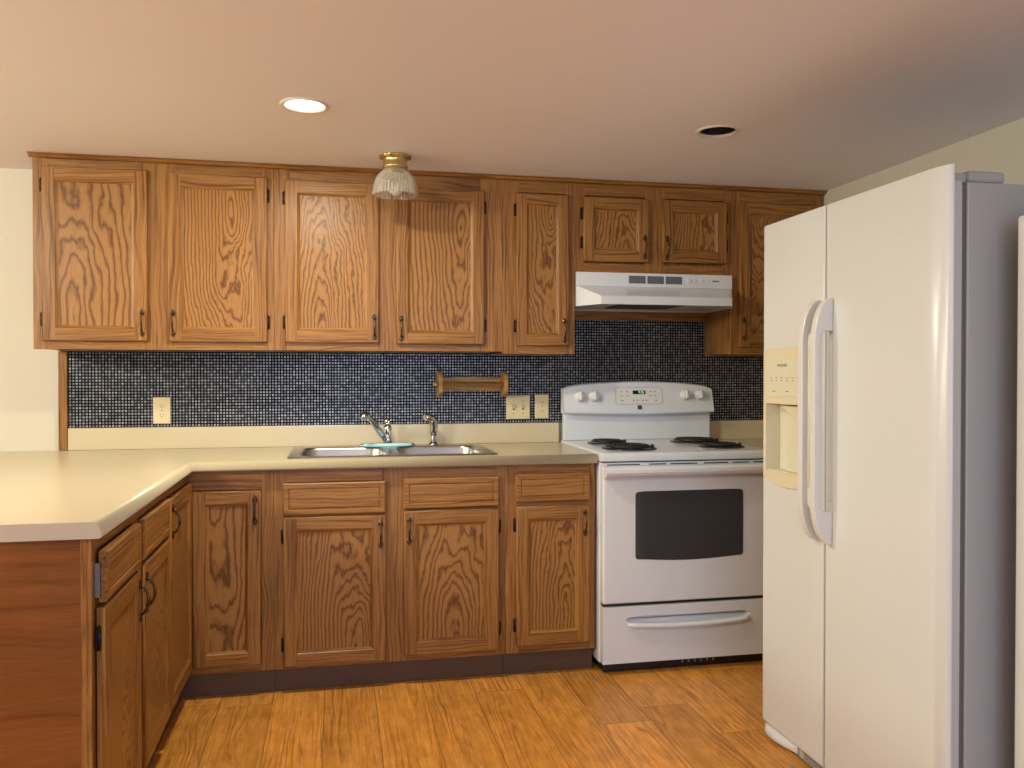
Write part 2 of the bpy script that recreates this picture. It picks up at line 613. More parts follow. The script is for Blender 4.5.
def door(root, x0, x1, z0, z1, hinge='L', handle=None, y=0.0, st=0.050, name='door', hinge_z=(0.075, 0.085), pull_dx=0.021):
    """overlay door in front of plane y (front faces -y); handle = z of the pull's middle"""
    cx, cz = (x0 + x1) / 2, (z0 + z1) / 2
    w, h = (x1 - x0) / 2, (z1 - z0) / 2
    mb = MB()
    e, sl, dp = 0.005, 0.012, 0.008            # outer edge rounding, inner slope, panel depth

    def ring(a, yy):
        return [(-w + a, yy, -h + a), (w - a, yy, -h + a), (w - a, yy, h - a), (-w + a, yy, h - a)]
    # rails and stiles: front faces laid out as boards, stiles full height
    yb, yf = 0.0, -TH
    L = [ring(0, yb), ring(0, yf + e), ring(e * 0.35, yf + e * 0.35), ring(e, yf)]
    for i in range(3):
        for j in range(4):
            k = (j + 1) % 4
            mb.face([L[i][j], L[i][k], L[i + 1][k], L[i + 1][j]], 0 if j in (1, 3) else 1, i > 0)
    mb.face(L[0][::-1], 0)
    xi, zi = w - st, h - st
    for sx in (-1, 1):
        xa, xb = sorted((sx * xi, sx * (w - e)))
        mb.face([(xa, yf, -h + e), (xb, yf, -h + e), (xb, yf, h - e), (xa, yf, h - e)], 0)
    for sz in (-1, 1):
        za, zb = sorted((sz * zi, sz * (h - e)))
        mb.face([(-xi, yf, za), (xi, yf, za), (xi, yf, zb), (-xi, yf, zb)], 1)
    R0 = [(-xi, yf, -zi), (xi, yf, -zi), (xi, yf, zi), (-xi, yf, zi)]
    q = 0.003
    R1 = [(-xi + q, yf + 0.003, -zi + q), (xi - q, yf + 0.003, -zi + q), (xi - q, yf + 0.003, zi - q), (-xi + q, yf + 0.003, zi - q)]
    R2 = [(-xi + sl, yf + dp, -zi + sl), (xi - sl, yf + dp, -zi + sl), (xi - sl, yf + dp, zi - sl), (-xi + sl, yf + dp, zi - sl)]
    for A, B in ((R0, R1), (R1, R2)):
        for j in range(4):
            k = (j + 1) % 4
            mb.face([A[j], A[k], B[k], B[j]], 0 if j in (1, 3) else 1)
    o = mb.build(name, ['oak_v', 'oak_h'], world=False)
    o.parent = root
    o.location = (cx, y, cz)
    pn = MB().box(-xi + sl - 0.001, xi - sl + 0.001, yf + dp + 0.0001, -0.002, -zi + sl - 0.001, zi - sl + 0.001).build('door_panel', 'oak_panel', world=False)
    pn.parent = o
    if handle is not None:
        s = 1 if hinge == 'L' else -1
        child('handle', pull_mesh(), o, (s * (w - pull_dx), yf - 0.0003, handle - cz))
    if hinge in 'LR' and hinge_z:
        s = -1 if hinge == 'L' else 1
        for hz in (h - hinge_z[0], -h + hinge_z[1]):
            hg = child('hinge', hinge_mesh(), o, (s * (w + 0.004), -0.0005, hz), 0.0, flip=False)
            hg.scale.x = 1 if s < 0 else -1
    return o


def drawer(root, x0, x1, z0, z1, y=0.0, name='drawer_front', inset=0.021):
    cx, cz = (x0 + x1) / 2, (z0 + z1) / 2
    w, h = (x1 - x0) / 2, (z1 - z0) / 2
    mb = MB()

    def ring(a, yy):
        return [(-w + a, yy, -h + a), (w - a, yy, -h + a), (w - a, yy, h - a), (-w + a, yy, h - a)]
    yf = -TH
    L = [ring(0, 0), ring(0, yf + 0.005), ring(0.002, yf + 0.002), ring(0.005, yf), ring(inset, yf), ring(inset + 0.002, yf + 0.0035),
         ring(inset + 0.007, yf + 0.0015), ring(inset + 0.008, yf + 0.0012)]
    mb.loft(L, 0, False)
    o = mb.build(name, 'oak_h', world=False)
    o.parent = root
    o.location = (cx, y, cz)
    return o


def frame(root, boards, name='face_frame'):
    """boards: (x0,x1,z0,z1,'v'|'h')"""
    mb = MB()
    for x0, x1, z0, z1, g in boards:
        mb.box(x0, x1, 0.0, 0.019, z0, z1, 0 if g == 'v' else 1)
    o = mb.build(name, ['oak_v', 'oak_h'], root, bevel=0.0006, bseg=1)
    return o


def cabinet(name, label, loc, rotz, width, depth, z0, z1, rails, stiles, toe=None, group=None, end=None, sides=(0, 0)):
    root = thing(name, label, 'cabinet', loc, rotz, group)
    mb = MB()
    mb.box(0.0005, width - 0.0005, 0.0195, depth, z0 + (0.004 if toe is None else 0.0), z1 - 0.001)
    mb.build('carcass', 'oak_v', root, origin=(width / 2, depth / 2, (z0 + z1) / 2))
    bd = []
    for a, b_ in stiles:
        bd.append((a, b_, z0, z1, 'v'))
    xs = sorted(stiles)
    for a, b_ in rails:
        for i in range(len(xs) - 1):
            bd.append((xs[i][1], xs[i + 1][0], a, b_, 'h'))
    frame(root, bd)
    if toe:
        MB().box(0.0 + sides[0], width - sides[1], toe[1], toe[1] + 0.016, 0.0, toe[0] - 0.001).build('toe_kick', 'oak_toe', root, origin=(width / 2, 0.05, 0.05), bevel=0.001)
    return root


# ------------------------------------------------------------------ upper cabinets
UY = -0.29
ZB, ZT = 1.346, 2.1115
UG = 'upper oak cabinets'


def upper(name, label, x0, x1, doors, zb=ZB, extra=None):
    c = cabinet(name, label, (x0, UY, 0), 0, x1 - x0, -UY - 0.0012, zb, ZT,
                [(zb, zb + 0.040), (ZT - 0.052, ZT)], extra, None, UG)
    for (a, b_, z0, z1, hs, hz) in doors:
        door(c, a - x0, b_ - x0, z0, z1, hs, hz, y=-0.0005, st=0.050 if (b_ - a) > 0.3 else 0.046)
    return c


upper('upper_cabinet', 'leftmost oak wall cabinet with two tall doors, above the duplex outlet', -1.716, -0.786,
      [(-1.680, -1.283, 1.380, 2.078, 'L', 1.455), (-1.206, -0.812, 1.379, 2.071, 'R', 1.455)],
      extra=[(0, 0.055), (0.405, 0.540), (0.885, 0.930)])
upper('upper_cabinet', 'wide oak wall cabinet with two doors above the sink, behind the glass ceiling light', -0.785, 0.197,
      [(-0.740, -0.347, 1.380, 2.064, 'L', 1.447), (-0.274, 0.114, 1.376, 2.057, 'R', 1.443)],
      extra=[(0, 0.065), (0.420, 0.530), (0.880, 0.982)])
upper('upper_cabinet', 'narrow single-door oak wall cabinet just left of the range hood', 0.198, 0.532,
      [(0.260, 0.500, 1.374, 2.054, 'L', 1.442)], zb=1.336, extra=[(0, 0.075), (0.290, 0.334)])
upper('upper_cabinet', 'short oak wall cabinet with two small doors directly above the range hood', 0.533, 1.295,
      [(0.569, 0.882, 1.759, 2.050, 'L', 1.828), (0.949, 1.271, 1.764, 2.053, 'R', 1.828)], zb=1.7105, extra=[(0, 0.045), (0.335, 0.430), (0.725, 0.762)])
upper('upper_cabinet', 'rightmost oak wall cabinet, partly hidden behind the refrigerator', 1.296, 1.774,
      [(1.336, 1.735, 1.374, 2.056, 'R', 1.458)], zb=1.338, extra=[(0, 0.050), (0.430, 0.478)])

# ------------------------------------------------------------------ base cabinets
BY = -0.610
BT = 0.8750
FB = 0.098           # underside of the face frames
BG = 'lower oak cabinets'
# sink base
sb = cabinet('sink_cabinet', 'wide oak base cabinet under the sink with two doors and two false drawer fronts', (-0.766, BY, 0), 0, 0.911, 0.6085, FB, BT,
             [(FB, FB + 0.04), (0.690, 0.705), (0.825, BT)], [(0, 0.045), (0.415, 0.515), (0.870, 0.911)], (FB, 0.042), BG)
bpy.data.objects.remove([c for c in sb.children if c.name.startswith('carcass')][0])
mb = MB()                                                # open-topped box so that the bowls hang inside it
mb.box(0.0005, 0.016, 0.0195, 0.6085, FB, BT - 0.001)
mb.box(0.895, 0.9105, 0.0195, 0.6085, FB, BT - 0.001)
mb.box(0.016, 0.895, 0.0195, 0.6085, FB, FB + 0.016)
mb.box(0.016, 0.895, 0.596, 0.6085, FB + 0.016, BT - 0.001)
mb.box(0.016, 0.895, 0.0195, 0.030, FB + 0.016, BT - 0.001)
mb.build('carcass', 'oak_v', sb, origin=(0.45, 0.3, 0.5))
for a, b_, hs, zt, zdb in ((-0.730, -0.338, 'L', 0.690, 0.108), (-0.267, 0.118, 'R', 0.700, 0.122)):
    door(sb, a + 0.766, b_ + 0.766, zdb, zt, hs, zt - 0.076, y=-0.0005)
drawer(sb, 0.034, 0.428, 0.698, 0.823, y=-0.0005)
drawer(sb, 0.498, 0.885, 0.709, 0.830, y=-0.0005)
# beside the range
rb = cabinet('base_cabinet', 'narrow oak base cabinet with one drawer and one door, left of the range', (0.146, BY, 0), 0, 0.384, 0.6085, FB, BT,
             [(FB, FB + 0.04), (0.700, 0.720), (0.835, BT)], [(0, 0.055), (0.350, 0.384)], (FB, 0.042), BG)
door(rb, 0.190 - 0.146, 0.502 - 0.146, 0.130, 0.702, 'L', 0.630, y=-0.0005)
drawer(rb, 0.188 - 0.146, 0.502 - 0.146, 0.721, 0.838, y=-0.0005)

# corner cabinet: an L with a folding two-leaf door
XP = -1.083          # peninsula face frames
cc = thing('corner_cabinet', 'L-shaped oak corner base cabinet with a folding two-leaf door and no drawer', 'cabinet', (XP, BY, 0), 0, BG)
mb = MB()
mb.prism([(-0.612, 0.6085), (-0.612, -0.4395), (-0.0195, -0.4395), (-0.0195, 0.0195), (0.3160, 0.0195), (0.3160, 0.6085)], 'z', FB, BT - 0.001)
mb.build('carcass', 'oak_v', cc, origin=(-0.1, 0.3, 0.5))
mb = MB()
mb.box(0.0005, 0.271, 0.0, 0.019, FB, 0.125, 1)
mb.box(0.0005, 0.271, 0.0, 0.019, 0.802, BT, 1)
mb.box(0.271, 0.3165, 0.0, 0.019, FB, BT, 0)
mb.box(0.005, 0.265, 0.012, 0.019, 0.125, 0.802, 0)
mb.build('face_frame', ['oak_v', 'oak_h'], cc, bevel=0.0006, bseg=1)
mb = MB()                                                # leg of the frame along the peninsula (built facing -y, then turned)
mb.box(0.0, 0.4390, 0.0, 0.019, FB, 0.125, 1)
mb.box(0.0, 0.4390, 0.0, 0.019, 0.835, BT, 1)
mb.box(0.0, 0.020, 0.0, 0.019, 0.125, 0.835, 0)
fo = mb.build('face_frame', ['oak_v', 'oak_h'], cc, bevel=0.0006, bseg=1)
fo.location = (0, -0.4390, 0)
fo.rotation_euler.z = PI / 2
d1 = door(cc, 0.0200, 0.2695, 0.127, 0.798, 'L', 0.725, y=-0.002, hinge_z=None, st=0.048)
d2 = door(cc, 0.0, 0.415, 0.127, 0.831, 'R', 0.755, y=0, hinge_z=None, st=0.048, pull_dx=0.026)
d2.location = (0.0005, -0.4310 + 0.2075, d2.location.z)
d2.rotation_euler.z = PI / 2
MB().box(-0.030, 0.3165, 0.042, 0.058, 0, FB - 0.001).build('toe_kick', 'oak_toe', cc, origin=(0.1, 0.05, 0.05))
tk = MB().box(0.0, 0.480, 0.030, 0.046, 0, FB - 0.001).build('toe_kick', 'oak_toe', cc)
tk.location = (0, -0.4395, 0)
tk.rotation_euler.z = PI / 2

# peninsula cabinet, facing the range side (+x)
YE = -1.930
pw = -1.0510 - YE
pc = cabinet('peninsula_cabinet', 'oak peninsula base cabinet at left with two drawers over two doors', (XP + 0.0145, YE, 0), PI / 2 + 0.0145, pw, 0.612, FB, BT,
             [(FB, FB + 0.04), (0.705, 0.722), (0.840, BT)], [(0, 0.035), (0.385, 0.460), (0.860, pw)], (FB, 0.030), BG)
drawer(pc, 0.020, 0.392, 0.722, 0.840, y=-0.007)
drawer(pc, 0.462, 0.868, 0.722, 0.838, y=-0.0005)
door(pc, 0.012, 0.398, 0.128, 0.712, 'L', 0.632, y=-0.004, hinge_z=(0.070, 0.085))
door(pc, 0.462, 0.868, 0.128, 0.708, 'R', 0.628, y=-0.0005)
# drawer slide that shows beside the ajar drawer
mb = MB()
mb.box(0.0070, 0.0190, -0.0120, -0.0005, 0.735, 0.815)
mb.box(0.0055, 0.0070, -0.0110, -0.0030, 0.742, 0.752)
sl = mb.build('drawer_slide', 'zinc', pc, bevel=0.001)
sl['label'] = 'grey metal drawer slide'
# end panel with a corner post
mb = MB()
mb.box(-0.012, -0.0005, 0.0235, 0.612, 0.001, BT - 0.001)
mb.build('end_panel', 'oak_end', pc, origin=(-0.006, 0.3, 0.45))
MB().box(-0.014, -0.0005, 0.0, 0.0230, 0.001, BT - 0.001).build('corner_post', 'oak_v', pc, origin=(-0.006, 0.02, 0.45), bevel=0.001)

# small base cabinet right of the range (mostly behind the refrigerator)
rc = cabinet('base_cabinet', 'oak base cabinet in the corner right of the range, behind the refrigerator', (1.302, BY, 0), 0, 0.482, 0.6085, FB, BT,
             [(FB, FB + 0.04), (0.700, 0.720), (0.835, BT)], [(0, 0.045), (0.435, 0.482)], (FB, 0.042), BG)
door(rc, 0.036, 0.444, 0.130, 0.702, 'R', 0.630, y=-0.0005)
drawer(rc, 0.036, 0.444, 0.721, 0.838, y=-0.0005)

# ------------------------------------------------------------------ worktops
CT = 0.914
PROF = [(0.0, CT), (0.0045, CT - 0.0008), (0.009, CT - 0.0036), (0.0125, CT - 0.0088), (0.0150, CT - 0.0152), (0.0170, CT - 0.0225), (0.018, CT - 0.0300), (0.018, CT - 0.034), (0.016, CT - 0.037), (0.012, CT - 0.0382), (0.0, CT - 0.0382)]
SX0, SX1, SY0, SY1 = -0.712, 0.120, -0.572, -0.060      # sink cut-out
ct = wthing('countertop', 'long L-shaped cream laminate countertop running from the peninsula to the range', 'countertop', (-1.0, -0.3, 0.876))
IY, IX, PE, PB = -0.627, -1.077, -1.950, -2.12
mb = MB()
outer = [(0.531, -0.001), (0.531, IY), (IX, IY), (IX + 0.013, PE), (PB, PE), (PB, -0.001)]
hole = [(SX0 + 0.006, SY0 + 0.006), (SX1 - 0.006, SY0 + 0.006), (SX1 - 0.006, SY1 - 0.006), (SX0 + 0.006, SY1 - 0.006)]
fill_with_holes(mb, [outer, hole], CT)
fill_with_holes(mb, [outer, hole], CT - 0.0382)
for i in range(4):
    p, q = hole[i], hole[(i + 1) % 4]
    mb.face([(*p, CT), (*q, CT), (*q, CT - 0.0382), (*p, CT - 0.0382)])
for p, q, m in ((outer[0], outer[1], 0), (outer[3], outer[4], 1), (outer[4], outer[5], 0), (outer[5], outer[0], 0)):
    mb.face([(*p, CT), (*q, CT), (*q, CT - 0.0382), (*p, CT - 0.0382)], m)
loops = []
for base, mit in (((0.531, IY), (0, -1)), ((IX, IY), (1, -1)), ((IX + 0.013, PE), (1, 0))):
    loops.append([(base[0] + mit[0] * o, base[1] + mit[1] * o, z) for o, z in PROF])
mb.loft(loops, 0, True, False, False, closed=False)
mb.face(loops[0])
mb.face(loops[2], 1)
mb.build('worktop', ['counter', 'counter_shaded'], ct, origin=(-1.0, -0.3, 0.876))
mb = MB().box(-1.6695, 0.531, -0.021, -0.001, CT + 0.0003, 1.0100)
mb.build('backsplash_lip', 'counter', ct, origin=(-0.5, -0.01, 0.96), bevel=0.003)

c2 = wthing('countertop', 'short cream countertop in the corner between range and refrigerator', 'countertop', (1.55, -0.3, 0.876))
mb = MB()
pts = [(-0.001, CT), (IY, CT)] + [(IY - o, z) for o, z in PROF[1:]] + [(-0.001, CT - 0.0382)]
mb.prism(pts, 'x', 1.3015, XR - 0.001)
mb.build('worktop', 'counter', c2, origin=(1.55, -0.3, 0.876))
MB().box(1.3015, XR - 0.001, -0.021, -0.001, CT + 0.0003, 1.0100).build('backsplash_lip', 'counter', c2, origin=(1.55, -0.01, 0.96), bevel=0.003)

# ------------------------------------------------------------------ sink
sk = wthing('sink', 'double-bowl stainless steel sink set into the cream countertop', 'sink', (-0.29, -0.31, CT))
rim_o = rrect((SX0 + SX1) / 2, (SY0 + SY1) / 2, SX1 - SX0 + 0.016, SY1 - SY0 + 0.030, 0.03)
rim_i = rrect((SX0 + SX1) / 2, (SY0 + SY1) / 2, SX1 - SX0 + 0.004, SY1 - SY0 + 0.018, 0.026)
BW = 0.358
bowls = [((SX0 + 0.035 + BW / 2), -0.345), ((SX1 - 0.035 - BW / 2), -0.345)]
mb = MB()
zr = CT + 0.0045
fill_with_holes(mb, [rim_i] + [rrect(bx, by, BW, 0.395, 0.06) for bx, by in bowls], zr)
mb.loft([[(*p, CT + 0.0006) for p in rim_o], [(*p, zr - 0.001) for p in rrect((SX0 + SX1) / 2, (SY0 + SY1) / 2, SX1 - SX0 + 0.010, SY1 - SY0 + 0.024, 0.028)], [(*p, zr) for p in rim_i]], 0, True, False, False)
mb.build('sink_deck', 'steel', sk, origin=(-0.29, -0.31, CT))
for bx, by in bowls:
    mb = MB()
    lv = [(0.0, zr, 0.06), (0.004, zr - 0.003, 0.06), (0.007, zr - 0.012, 0.058), (0.016, CT - 0.145, 0.055), (0.024, CT - 0.165, 0.05), (0.045, CT - 0.176, 0.04)]
    lp = [[(*p, z) for p in rrect(bx, by, BW - 2 * i, 0.395 - 2 * i, r)] for i, z, r in lv]
    mb.loft(lp, 0, True, False, True)
    bo = mb.build('bowl', 'steel', sk, origin=(bx, by, CT - 0.1))
    MB().lathe([(0.0, CT - 0.1755), (0.040, CT - 0.1755), (0.043, CT - 0.172), (0.034, CT - 0.1735), (0.030, CT - 0.1752)], (bx, by, 0), cap0=False, cap1=False).build('drain', 'chrome', bo, origin=(bx, by, CT - 0.17))

# faucet: base plate, body, long swung spout, lever
FX, FY = -0.300, -0.100
fa = wthing('faucet', 'chrome single-lever kitchen faucet with long spout swung left over the sink', 'faucet', (FX, FY, zr))
mb = MB()
lp = [[(FX + 0.125 * s * math.cos(2 * PI * k / 40), FY + 0.027 * s * math.sin(2 * PI * k / 40), zr + z) for k in range(40)] for s, z in ((1, 0.0005), (1, 0.006), (0.94, 0.011), (0.7, 0.014))]
mb.loft(lp, 0, True)
mb.build('base_plate', 'chrome', fa, origin=(FX, FY, zr))
mb = MB().lathe([(0.022, zr + 0.012), (0.019, zr + 0.03), (0.017, zr + 0.05), (0.019, zr + 0.062), (0.019, zr + 0.082), (0.015, zr + 0.092), (0.006, zr + 0.096)], (FX, FY, 0), seg=24)
mb.build('body', 'chrome', fa, origin=(FX, FY, zr))
sp = [(FX - 0.012, FY - 0.012, zr + 0.035), (FX - 0.032, FY - 0.045, zr + 0.062), (FX - 0.060, FY - 0.095, zr + 0.100), (FX - 0.085, FY - 0.140, zr + 0.134), (FX - 0.099, FY - 0.165, zr + 0.150), (FX - 0.106, FY - 0.178, zr + 0.152), (FX - 0.111, FY - 0.187, zr + 0.146), (FX - 0.113, FY - 0.191, zr + 0.132)]
MB().tube(sp, [0.015, 0.0145, 0.0135, 0.0125, 0.0125, 0.0135, 0.0145, 0.0145], 14).build('spout', 'chrome', fa, origin=(FX, FY, zr))
MB().tube([(FX, FY, zr + 0.092), (FX + 0.004, FY + 0.004, zr + 0.104), (FX - 0.002, FY + 0.01, zr + 0.114), (FX - 0.016, FY + 0.012, zr + 0.120)], [(0.010, 0.010), (0.009, 0.012), (0.006, 0.012), (0.003, 0.008)], 12).build('lever', 'chrome', fa, origin=(FX, FY, zr))

PX, PY = -0.090, -0.095
spy = wthing('sink_sprayer', 'chrome side sprayer standing right of the faucet', 'sprayer', (PX, PY, zr))
MB().lathe([(0.024, zr + 0.0005), (0.024, zr + 0.004), (0.018, zr + 0.010), (0.013, zr + 0.016), (0.013, zr + 0.040), (0.011, zr + 0.046)], (PX, PY, 0), seg=24).build('holder', 'chrome', spy, origin=(PX, PY, zr))
MB().tube([(PX, PY, zr + 0.042), (PX, PY, zr + 0.060), (PX + 0.003, PY, zr + 0.085), (PX + 0.001, PY - 0.004, zr + 0.108), (PX - 0.010, PY - 0.012, zr + 0.124), (PX - 0.026, PY - 0.024, zr + 0.130), (PX - 0.040, PY - 0.034, zr + 0.126)],
          [0.013, 0.016, 0.020, 0.020, 0.0175, 0.016, 0.0155], 14).build('spray_head', 'chrome', spy, origin=(PX, PY, zr))

# aqua sponge lying on the sink deck in front of the faucet
mb = MB()
SGX, SGY = -0.302, -0.150
lp = []
for s, z in ((0.92, 0.0), (1.0, 0.004), (1.0, 0.010), (0.92, 0.014)):
    lp.append([(SGX + 0.112 * s * math.copysign(abs(math.cos(2 * PI * k / 40)) ** 0.8, math.cos(2 * PI * k / 40)), SGY + 0.022 * s * math.copysign(abs(math.sin(2 * PI * k / 40)) ** 0.8, math.sin(2 * PI * k / 40)), zr + 0.0005 + z) for k in range(40)])
mb.loft(lp, 0, True)
sg = mb.build('sponge', 'aqua', origin=(SGX, SGY, zr))
tag(sg, 'flat pale aqua sponge lying on the sink edge in front of the faucet', 'sponge')

# ------------------------------------------------------------------ wall fittings
TY = -0.0085         # face of the mosaic


def plate(name, label, cx, cz, w, h, cat, kind, group=None):
    r = wthing(name, label, cat, (cx, TY, cz), group)
    mb = MB()
    L = [[(cx + sx * (w / 2 - a), y_, cz + sz * (h / 2 - a)) for sx, sz in ((-1, -1), (1, -1), (1, 1), (-1, 1))] for a, y_ in ((0, TY), (0, TY - 0.003), (0.003, TY - 0.006))]
    mb.loft(L)
    mb.build('cover_plate', 'ivory', r, origin=(cx, TY, cz), bevel=0.0008)
    if kind == 'outlet':
        for s in (1, -1):
            zc = cz + s * 0.020
            k = MB()
            k.prism([(cx + 0.016 * math.cos(a) if abs(math.sin(a)) < 0.8 else cx + 0.016 * math.cos(a), zc + max(-0.0135, min(0.0135, 0.0165 * math.sin(a)))) for a in [2 * PI * i / 28 for i in range(28)]], 'y', TY - 0.0072, TY - 0.0061)
            so = k.build('socket', 'ivory', r, origin=(cx, TY, zc))
            k = MB()
            for dx, hh in ((-0.0062, 0.0042), (0.0062, 0.0036)):
                k.box(cx + dx - 0.0010, cx + dx + 0.0010, TY - 0.00755, TY - 0.00722, zc + 0.003 - hh, zc + 0.003 + hh)
            k.lathe([(0.0024, TY - 0.00755), (0.0024, TY - 0.00722)], (cx, 0, zc - 0.007), axis='y', seg=14)
            k.build('slots', 'dark', so, origin=(cx, TY, zc))
        MB().lathe([(0.0026, TY - 0.0075), (0.0032, TY - 0.0061)], (cx, 0, cz), axis='y', seg=14).build('screw', 'zinc', r, origin=(cx, TY, cz))
    else:
        for dx in (-0.023, 0.023):
            MB().box(cx + dx - 0.0055, cx + dx + 0.0055, TY - 0.0072, TY - 0.0061, cz - 0.012, cz + 0.012).build('switch_frame', 'dark', r, origin=(cx + dx, TY, cz))
            k = MB()
            k.prism([(TY - 0.0062, cz - 0.008), (TY - 0.010, cz - 0.004), (TY - 0.019, cz + 0.008), (TY - 0.017, cz + 0.011), (TY - 0.0062, cz + 0.008)], 'x', cx + dx - 0.0042, cx + dx + 0.0042)
            k.build('toggle', 'ivory', r, origin=(cx + dx, TY, cz), bevel=0.0008)
            for s in (1, -1):
                MB().lathe([(0.0024, TY - 0.0073), (0.0030, TY - 0.0061)], (cx + dx, 0, cz + s * 0.030), axis='y', seg=12).build('screw', 'zinc', r, origin=(cx + dx, TY, cz + s * 0.03))
    return r


plate('wall_outlet', 'ivory duplex outlet low on the mosaic near its left end', -1.287, 1.084, 0.073, 0.118, 'outlet', 'outlet', 'ivory wall outlets')
plate('light_switch', 'ivory double toggle switch plate on the mosaic beneath the wooden roll holder', 0.330, 1.086, 0.117, 0.116, 'switch', 'switch')
plate('wall_outlet', 'ivory duplex outlet between the switch plate and the range', 0.448, 1.088, 0.068, 0.116, 'outlet', 'outlet', 'ivory wall outlets')

# paper towel holder, empty
rh = wthing('towel_holder', 'empty oak paper towel holder mounted on the mosaic right of the sink', 'towel holder', (0.10, TY, 1.198))
MB().box(-0.0435, 0.2435, TY - 0.014, TY - 0.0003, 1.165, 1.231).build('back_board', 'oak_pale', rh, origin=(0.1, TY, 1.198), bevel=0.003)
for xa in (-0.064, 0.244):
    out = []
    for k in range(25):
        a = PI * k / 24
        out.append((TY - 0.0005 - 0.105 * math.sin(a) ** 0.8 * (1 - 0.12 * math.cos(2 * a) ** 2), 1.199 - 0.062 * math.cos(a)))
    MB().prism(out, 'x', xa, xa + 0.020).build('bracket', 'oak_pale', rh, origin=(xa, TY - 0.04, 1.2), bevel=0.003)
MB().tube([(-0.090, TY - 0.072, 1.199), (-0.066, TY - 0.072, 1.199), (-0.0655, TY - 0.072, 1.199), (0.243, TY - 0.072, 1.199)], [0.0105, 0.0115, 0.0095, 0.0095], 14).build('rod', 'oak_pale', rh, origin=(0.1, TY - 0.07, 1.2))

# ------------------------------------------------------------------ ceiling lights


def can_light(cx, cy, lit, label):
    r = wthing('recessed_light', label, 'ceiling light', (cx, cy, ZC), 'recessed ceiling lights')
    MB().lathe([(0.079, ZC - 0.0003), (0.078, ZC - 0.004), (0.070, ZC - 0.006), (0.064, ZC - 0.003), (0.0635, ZC + 0.004)], (cx, cy, 0), seg=48, cap0=False, cap1=False).build('trim_ring', 'can_trim', r, origin=(cx, cy, ZC))
    MB().lathe([(0.0635, ZC + 0.003), (0.060, ZC + 0.05), (0.058, ZC + 0.11), (0.002, ZC + 0.112)], (cx, cy, 0), seg=40, cap0=False, cap1=True).build('baffle', 'can_trim' if lit else 'baffle', r, origin=(cx, cy, ZC))
    zb = ZC + (0.004 if lit else 0.030)
    prof = [(0.002, zb), (0.022, zb + 0.002), (0.038, zb + 0.008), (0.046, zb + 0.018), (0.044, zb + 0.030), (0.030, zb + 0.055), (0.016, zb + 0.070)]
    if lit:
        prof = [(q * 1.2, h) for q, h in prof]
    MB().lathe(prof, (cx, cy, 0), seg=36).build('bulb', 'lit' if lit else 'bulb_off', r, origin=(cx, cy, zb))
    return r


can_light(-0.628, -1.135, True, 'glowing recessed ceiling light at left, in front of the upper cabinets')
can_light(0.827, -1.136, False, 'unlit recessed ceiling light with black interior, above the range')
area('recessed_lamp_glow', (-0.628, -1.135, ZC - 0.008), (-0.628, -1.135, 0), 0.11, 22, (1.0, 0.95, 0.76))

LX, LY = -0.294, -0.548
lf = wthing('ceiling_fixture', 'small brass ceiling light with a ribbed clear glass shade, above the sink', 'ceiling light', (LX, LY, ZC))
MB().lathe([(0.060, ZC - 0.0006), (0.066, ZC - 0.004), (0.064, ZC - 0.010), (0.050, ZC - 0.014), (0.048, ZC - 0.020), (0.049, ZC - 0.040), (0.052, ZC - 0.046), (0.050, ZC - 0.052), (0.040, ZC - 0.054)], (LX, LY, 0), seg=40).build('canopy', 'brass', lf, origin=(LX, LY, ZC))
mb = MB()
NS = 76


def shade_loop(r, z, k=1.0):
    return [(LX + (r + (0.0030 * k if j % 2 else -0.0022 * k)) * math.cos(2 * PI * j / NS), LY + (r + (0.0030 * k if j % 2 else -0.0022 * k)) * math.sin(2 * PI * j / NS), z) for j in range(NS)]


so_ = [(0.042, -0.0545), (0.046, -0.060), (0.058, -0.070), (0.070, -0.083), (0.079, -0.100), (0.085, -0.122), (0.088, -0.146), (0.089, -0.160)]
lps = [shade_loop(r, ZC + z) for r, z in so_] + [shade_loop(0.0865, ZC - 0.1605, 0.3)] + [shade_loop(r - 0.0035, ZC + z, 0.0) for r, z in so_[::-1]]
mb.loft(lps, 0, False, False, False)
n = len(lps)
mb.build('glass_shade', 'glass', lf, origin=(LX, LY, ZC))
MB().lathe([(0.011, ZC - 0.1005), (0.018, ZC - 0.108), (0.028, ZC - 0.122), (0.031, ZC - 0.136), (0.027, ZC - 0.149), (0.016, ZC - 0.158), (0.002, ZC - 0.161)], (LX, LY, 0), seg=28).build('bulb', 'bulb_off', lf, origin=(LX, LY, ZC))

MB().lathe([(0.018, ZC - 0.0545), (0.018, ZC - 0.085), (0.013, ZC - 0.098), (0.012, ZC - 0.1004)], (LX, LY, 0), seg=24).build('socket', 'brass', lf, origin=(LX, LY, ZC))

# ------------------------------------------------------------------ range hood
hd = wthing('range_hood', 'white under-cabinet range hood with slanted canopy above the range', 'range hood', (0.917, -0.15, 1.55))
HX0, HX1 = 0.537, 1.297
mb = MB()
mb.box(HX0, HX1, -0.306, -0.022, 1.646, 1.7095)


def hoodloop(yf, ins, z):
    return [(HX0, -0.022, z), (HX1, -0.022, z), (HX1, -0.300, z), (HX1 - ins, yf, z), (HX0 + ins, yf, z), (HX0, -0.300, z)]


